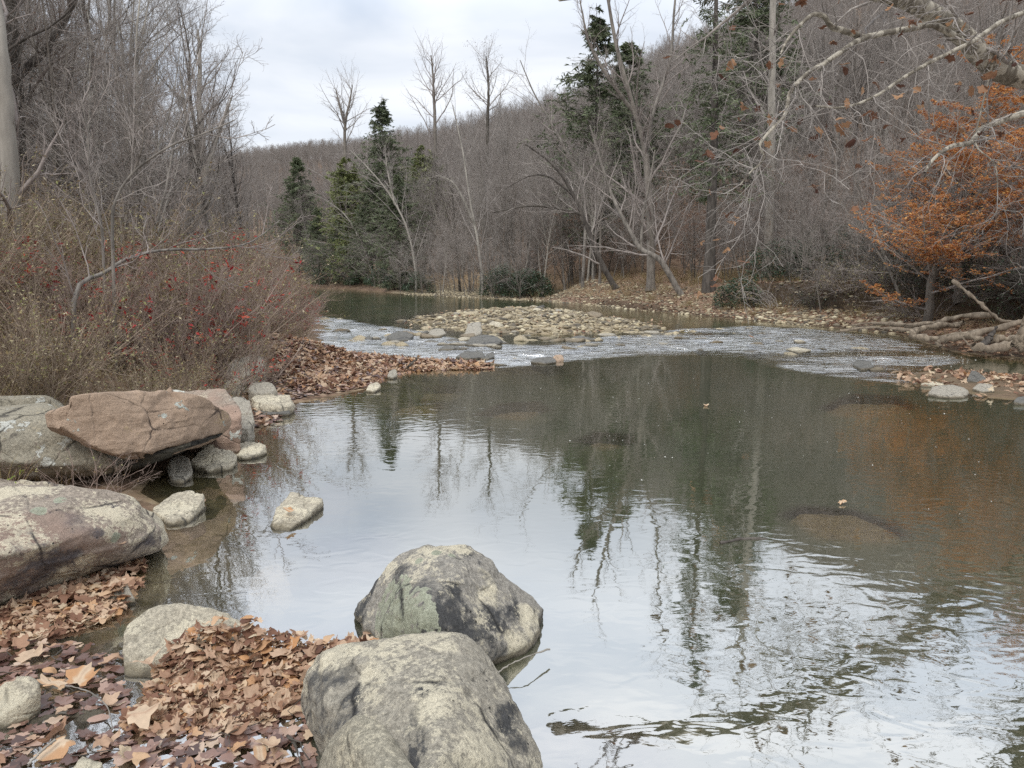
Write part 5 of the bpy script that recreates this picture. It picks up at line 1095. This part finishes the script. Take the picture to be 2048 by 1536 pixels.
# hanging leaves right over the water (sycamore leaves at the ends of low twigs)
# roots of the sycamore and drift logs
def root_obj(name, label, pts, r0, r1, mat=None, cat='root', seed=0):
    g_ = np.random.RandomState(seed); P = smooth_path(pts, 28, r0*.25, g_); c = P.mean(0); R = np.linspace(r0, r1, 28)*(1+.2*np.sin(np.arange(28)*1.3+seed)); V, F = tubes((P-c)[None], R[None], 10)
    # knobbly skin
    n_ = fbm(V*7, 4, seed)*max(r0, r1)*.8; V = V+unit(V-np.repeat(P-c, 10, 0))*n_[:, None]
    o = obj(name, mesh_np(name, V, [F], True, None, [mat or M['root']]), None, tuple(c)); tag(o, label, cat); return o
rt = lambda l, Y0, Y1: [at(a, b, Y0+(Y1-Y0)*i/(len(l)-1)) for i, (a, b) in enumerate(l)]
root_obj('driftwood', 'long pale root lying along the shore below the undercut bank', rt([(1672, 664), (1720, 655), (1780, 648), (1830, 650), (1880, 643), (1930, 632), (1990, 631)], 23, 19.5), .035, .075, seed=1)
root_obj('driftwood', 'thin grey root under the long pale one on the shore', rt([(1700, 650), (1760, 646), (1820, 655), (1860, 648), (1900, 640)], 22.5, 20.5), .03, .06, seed=2)
root_obj('driftwood', 'lowest wavy root at the waterline left of the root tangle', rt([(1680, 661), (1750, 655), (1820, 660), (1870, 656), (1930, 645)], 22, 19.5), .04, .05, seed=12)
root_obj('tree_root', 'pale elbow of root poking out over the water at the tangle', rt([(1915, 652), (1880, 650), (1850, 655), (1828, 664), (1826, 673), (1860, 676), (1900, 674), (1960, 662)], 19, 18), .06, .07, seed=3)
root_obj('tree_root', 'stout root dipping into the water below the pale elbow', rt([(1880, 692), (1880, 682), (1900, 676), (1940, 672), (2000, 655), (2060, 640)], 17.5, 17.8), .05, .10, seed=4)
root_obj('tree_root', 'thick bleached root sweeping along the water at the right edge', rt([(1945, 692), (1975, 698), (2005, 692), (2035, 685), (2060, 670), (2100, 640)], 16.4, 16.2), .05, .13, seed=5)
root_obj('tree_root', 'broken upright root stub in the middle of the tangle', rt([(1962, 692), (1975, 680), (1985, 668), (1992, 655)], 16.6, 16.8), .06, .03, seed=6, mat=M['bark_dark'])
root_obj('tree_root', 'root curling behind the bleached one', rt([(1930, 668), (1960, 680), (1990, 680), (2030, 678), (2080, 672)], 17, 16.8), .06, .08, seed=7)
root_obj('tree_root', 'thin root hanging in a loop above the water', rt([(1920, 660), (1925, 675), (1940, 690), (1950, 694)], 17, 16.8), .018, .01, seed=8)
root_obj('tree_root', 'steep root coming down from the trunk at the right edge', rt([(2060, 640), (2048, 665), (2040, 685), (2044, 700)], 16.2, 16.2), .14, .06, seed=9)
root_obj('fallen_branch', 'bare pale branch leaning down the right bank to the shore', rt([(1905, 560), (1935, 585), (1970, 615), (2000, 640), (2040, 642)], 20, 19), .05, .03, seed=10, cat='branch')
cnt = 0; tries = 0
while cnt < 90 and tries < 9000:
    tries += 1; a = rf.uniform(.26, .74); Y = rf.uniform(17, 42); x = a*Y; z, sd, l, df = terrain(np.array([x]), np.array([Y]))
    if l[0] > .5 or sd[0] > -3.2 or sd[0] < -15: continue
    if a < .32 and -sd[0] < 6: continue
    cnt += 1; under[cnt % 3].place((x, Y, float(z[0])-.05), rf.uniform(0, 6.28), float(rf.uniform(.35, .7)), 'low many-twigged bush on top of the right bank', 'bare bushes of the right bank', (rf.uniform(0, .25), rf.uniform(-.2, .1)))
# brush tangle hiding the undercut
tangle = [Proto('bank_brush', 'shrub', shrub(560+i, 1.9, 40, 6, 4, 1.6, [M['bark_dark'], M['twig']][i], [(700, (.05, .11), [M['rhodo'], M['brushleaf']][i], 'leaves')], arch=.8, r=.016, up=-.02)) for i in range(2)]
for i in range(34):
    a = rf.uniform(.34, .74); e_ = rf.uniform(2.9, 6)
    for tr_ in range(60):
        Y = rf.uniform(15, 34); x = a*Y; z, sd, l, df = terrain(np.array([x]), np.array([Y]))
        if sd[0] < 0 and abs(-sd[0]-e_) < .6 and l[0] < .5: break
    else: continue
    tangle[i % 2].place((x, Y, float(z[0])-.1), rf.uniform(0, 6.28), rf.uniform(.7, 1.15), 'arching dark brush hanging over the undercut of the right bank', 'brush over the undercut bank', (.25, -.1))
# dry grass of the right bank
Vs = []; Fs = []; Ts = []; o_ = 0; V0, F0, T0 = tuft(1, .5, 16, None); V1, F1, T1 = tuft(2, .38, 14, None)
k = 0
while k < 2600:
    a = rf.uniform(-.05, .72); Y = rf.uniform(17, 60); x = a*Y
    z, sd, l, df = terrain(np.array([x]*1), np.array([Y])); k += 1
    if l[0] > .5 or sd[0] > -.7 or sd[0] < -11: continue
    dens_ = 1 if .12 < a < .40 else .35
    if rf.rand() > dens_: continue
    V, F, T_ = (V0, F0, T0) if k % 2 else (V1, F1, T1); s = rf.uniform(.6, 1.5)*(1.3 if Y > 40 else 1); q = rf.uniform(0, 6.3); c_, s_ = math.cos(q)*s, math.sin(q)*s
    Vs.append(np.column_stack([V[:, 0]*c_-V[:, 1]*s_+x, V[:, 0]*s_+V[:, 1]*c_+Y, V[:, 2]*s+z[0]])); Fs.append(F+o_); Ts.append(np.clip(T_*.6+rf.uniform(0, .5), 0, 1)); o_ += len(V)
me = mesh_np('dry_grass', np.vstack(Vs), [np.vstack(Fs)], True, dict(tint=np.concatenate(Ts)), [M['drygrass']]); tag(obj('dry_grass', me), 'dry tan grass and stalks on the right bank', 'grass', kind='stuff')
fp = []
while len(fp) < 9000:
    a = rf.uniform(.0, .74, 4000); Y = rf.uniform(14, 60, 4000); x = a*Y; z, sd, l, df = terrain(x, Y); ok = (l < .5) & (sd < -.1) & (sd > -12); fp += list(np.column_stack([x, Y, z+.02])[ok])
fp = np.array(fp[:9000]); me = merged('bank_leaves', L_curl[:3], fp, rot_rand(len(fp), .4, rf), np.column_stack([rf.uniform(.08, .15, len(fp))]*3), M['litter_bank']); tag(obj('bank_leaves', me), 'dead leaves covering the right bank', 'leaves', kind='stuff')
print('right bank built')

# ------------------------------------------------------------------ left bank: trees behind, thicket in front
rb = np.random.RandomState(33)
ROCKS = np.array([(-20, 3), (-20, 7.6), (-6, 8.3)]+[tuple(gp(a, b, .8)[:2]) for a, b in [(0, 782), (120, 778), (260, 765), (400, 757), (490, 770), (500, 850)]]+[(-1, 6), (-1, 3)])
hand_tree('pale_sycamore', 'smooth pale trunk at the left edge of the picture', 'tree',
    [([at(18, 520, 12), at(22, 400, 12), at(14, 250, 12), at(4, 120, 12), at(-12, 0, 12.2), at(-30, -150, 12.4)], .15, .08, 'trunk')], M['pale'], M['twig'], 630, LV(10, 6, 5, (.2, .4)), base=(at(18, 520, 12)[0], 12, hz(at(18, 520, 12)[0], 12)-.2))
hand_tree('dark_tree', 'dark thick trunk behind the pale one at the left edge', 'tree',
    [([at(40, 500, 17), at(38, 350, 17), at(30, 180, 17), at(20, 0, 17), at(15, -200, 17)], .2, .1, 'trunk'), ([at(38, 150, 17), at(90, 100, 17), at(140, 20, 17), at(170, -60, 17)], .1, .03, 'limb')], M['bark_dark'], M['twig'], 631, LV(18, 7, 5, (.25, .45)), base=(at(40, 500, 17)[0], 17, hz(at(40, 500, 17)[0], 17)-.2))
hand_tree('arching_sapling', 'pale sapling arching to the right over the thicket, forked high', 'small tree',
    [([at(225, 470, 10), at(232, 400, 10), at(262, 350, 10), at(300, 318, 10), at(345, 290, 10), at(400, 270, 10), at(470, 240, 10)],   .022, .006, 'trunk'), ([at(265, 350, 10), at(283, 300, 10), at(288, 250, 10)], .014, .005, 'limb')], M['bark'], M['twig'], 632, LV(10, 6, 5, (.25, .45)), base=(at(225, 470, 10)[0], 10, hz(at(225, 470, 10)[0], 10)-.1))
hand_tree('arching_sapling', 'grey sapling with zigzag stem in the left of the thicket', 'small tree',
    [([at(205, 480, 10.5), at(190, 400, 10.5), at(178, 340, 10.5), at(176, 270, 10.5), at(162, 195, 10.5)], .02, .006, 'trunk')], M['bark'], M['twig'], 633, LV(10, 6, 5, (.25, .45)), base=(at(205, 480, 10.5)[0], 10.5, hz(at(205, 480, 10.5)[0], 10.5)-.1))
hand_tree('fallen_limb', 'weathered limb slanting out of the thicket to the right', 'branch',
    [([at(150, 590, 9.5), at(210, 545, 10), at(260, 515, 10.3), at(330, 500, 10.6), at(420, 498, 11), at(500, 485, 11.5), at(560, 440, 12)], .032, .006, 'limb')], M['bark'], M['twig'], 634, LV(10, 6, 5, (.25, .4)))
hand_tree('skyline_tree', 'open-crowned tree standing highest at the right end of the left-bank trees', 'tree',
    [([at(395, 500, 26), at(400, 400, 26), at(402, 300, 26), at(398, 200, 26), at(400, 110, 26), at(395, 60, 26)], .16, .03, 'trunk'), ([at(401, 380, 26), at(430, 290, 26), at(465, 190, 26)], .09, .02, 'limb'), ([at(401, 350, 26), at(375, 250, 26), at(360, 140, 26)], .09, .02, 'limb')], M['pale'], M['twig'], 635, LV(14, 6, 5, (.3, .45)), base=(at(395, 500, 26)[0], 26, hz(at(395, 500, 26)[0], 26)-.2))
cnt = 0; tries = 0
while cnt < 82 and tries < 9000:
    tries += 1; a = rb.uniform(-.80, -.30); Y = rb.uniform(15, 46); x = a*Y; z, sd, l, df = terrain(np.array([x]), np.array([Y]))
    if l[0] < .5 or sd[0] > -3.0: continue
    tall = np.interp(a, [-.8, -.55, -.45, -.38, -.30], [1.05, 1.0, .85, .62, .36])*np.interp(Y, [14, 30, 62], [.62, .95, 1.25])
    cnt += 1; leftk[rb.randint(0, 4)].place((x, Y, float(z[0])-.1), rb.uniform(0, 6.28), float(tall*(rb.uniform(.8, 1.05) if cnt % 5 < 2 else rb.uniform(.38, .66))), 'leafless tree in the dense stand behind the left thicket', 'leafless trees of the left bank', (rb.uniform(-.05, .05), rb.uniform(-.04, .06)))
cnt = 0; tries = 0
while cnt < 45 and tries < 6000:
    tries += 1; a = rb.uniform(-.8, -.27); Y = rb.uniform(13, 45); x = a*Y; z, sd, l, df = terrain(np.array([x]), np.array([Y]))
    if l[0] < .5 or sd[0] > -2.0: continue
    cnt += 1; under[rb.randint(0, 3)].place((x, Y, float(z[0])-.1), rb.uniform(0, 6.28), float(rb.uniform(.5, .9)*(.75 if a > -.36 else 1)), 'thin many-twigged sapling rising out of the left thicket', 'saplings of the left bank', (rb.uniform(-.1, .1), rb.uniform(-.05, .15)))
cnt = 0; tries = 0
while cnt < 280 and tries < 20000:
    tries += 1; Y = rb.uniform(7.5, 34); a = rb.uniform(-.80, -.22); x = a*Y; z, sd, l, df = terrain(np.array([x]), np.array([Y]))
    e_ = -sd[0]
    if l[0] < .5 or e_ < (.8 if Y < 12 else .5) or e_ > 10: continue
    if inside(np.array([x]), np.array([Y]), ROCKS)[0]: continue
    if inside(np.array([x]), np.array([Y]), np.array(P2([(470, 900), (520, 700), (640, 690), (700, 740), (600, 820)])))[0]: continue
    edge = e_ < 3
    k = rb.choice([2, 4]) if (edge and Y > 10 and rb.rand() < .7) else rb.choice([0, 1, 3, 5, 0, 1, 5, 2])
    cnt += 1; s = rb.uniform(.75, 1.1)*(0.8 if e_ < 1.6 else 1.2)*np.interp(Y, [7, 12, 30], [.75, 1.0, 1.25])
    red = k in (2, 4)
    brushk[k].place((x, Y, float(z[0])-.05), rb.uniform(0, 6.28), float(s), 'reddish bare shrub with a few red leaves in the left thicket' if red else 'tan twiggy shrub with small dry leaves in the left thicket', 'reddish shrubs of the left thicket' if red else 'tan shrubs of the left thicket')
# grass and seedlings between the rocks
Vs = []; Fs = []; Ts = []; o_ = 0
for k in range(420):
    Y = rb.uniform(5.5, 13); a = rb.uniform(-.8, -.30); x = a*Y; z, sd, l, df = terrain(np.array([x]), np.array([Y]))
    if l[0] < .5 or sd[0] > -.5: continue
    V, F, T_ = (V0, F0, T0) if k % 2 else (V1, F1, T1); s = rb.uniform(.5, 1.0); q = rb.uniform(0, 6.3); c_, s_ = math.cos(q)*s, math.sin(q)*s
    Vs.append(np.column_stack([V[:, 0]*c_-V[:, 1]*s_+x, V[:, 0]*s_+V[:, 1]*c_+Y, V[:, 2]*s+z[0]])); Fs.append(F+o_); Ts.append(np.clip(T_*.6+rb.uniform(0, .5), 0, 1)); o_ += len(V)
me = mesh_np('dry_grass', np.vstack(Vs), [np.vstack(Fs)], True, dict(tint=np.concatenate(Ts)), [M['drygrass']]); tag(obj('dry_grass', me), 'dry straw-coloured grass at the foot of the left thicket', 'grass', kind='stuff')
weed = Proto('bare_weed', 'weed', shrub(580, .55, 7, 4, 3, .18, M['redtwig'], [(10, (.02, .04), M['brushleaf'], 'leaves')], r=.0035, tipr=.0012))
for i, (px, py, s, lab) in enumerate([(150, 960, .8, 'bare weed in front of the grey lichen rock'), (205, 955, .9, 'slanting bare weed before the red-brown slab'), (25, 930, 1.1, 'weed with a few green leaves at the left edge'), (325, 770, .7, 'small bare weed on top of the right rocks'), (470, 860, .9, 'bare weed at the water right of the brown slab'), (240, 960, .6, 'low bare weed by the dark gap under the slab')]):
    p = gp(px, py, .3 if px < 300 else .15); weed.place((p[0], p[1], p[2]-.05), i*1.1, s, lab, None, (.0, [.0, .35, 0, 0, 0, .3][i]))
M['greenleaf'] = leaf_mat('yellow_green_leaves', [(0, (.12, .17, .03)), (.5, (.30, .34, .06)), (1, (.52, .50, .12))])
seedling = Proto('green_seedling', 'plant', shrub(585, .32, 12, 4, 3, .2, M['brush'], [(160, (.02, .045), M['greenleaf'], 'leaves')], r=.003, tipr=.0012))
for px, py, s, lab in [(12, 985, 1.0, 'yellow-green plant at the left edge between the two big rocks'), (50, 990, .7, 'smaller yellow-green plant just right of the other one'), (330, 712, 1.1, 'green sprig at the foot of the thicket behind the slab')]:
    p = gp(px, py, .45 if px < 300 else .4); seedling.place((p[0], p[1], p[2]-.04), px*.1, s, lab)
# twigs in the foreground
root_obj('stick', 'thin stick caught between the boulders at the waterline', [gp(985, 1355, .03), gp(1010, 1335, .05), gp(1050, 1315, .07), gp(1100, 1298, .05)], .005, .003, M['pale'], 'stick', 21)
root_obj('stick', 'short dark stick in the wet leaves beside the olive boulder', [gp(575, 1470, .02), gp(590, 1490, .03), gp(600, 1520, .02), gp(612, 1560, .02)], .009, .006, M['bark_dark'], 'stick', 22)
root_obj('stick', 'pale straw-coloured stick in the bottom left corner', [gp(55, 1530, .03), gp(80, 1505, .04), gp(110, 1480, .05)], .004, .004, M['pale'], 'stick', 23)
root_obj('stick', 'thin curved twig across the leaf puddle at the left', [gp(130, 1370, .03), gp(180, 1385, .05), gp(215, 1415, .04), gp(225, 1460, .02)], .0035, .002, M['bark'], 'stick', 24)
root_obj('stick', 'long dark branch lying just under the surface in the right half of the pool', [gp(1440, 1085, .01), gp(1500, 1078, .0), gp(1600, 1085, -.01), gp(1680, 1098, -.02)], .010, .005, M['bark_dark'], 'stick', 25)
root_obj('stick', 'broken stick rising from the end of the leaf spit', [gp(812, 738, .05), gp(822, 728, .15), gp(835, 716, .25)], .02, .01, M['bark_dark'], 'stick', 26)
print('left bank built')
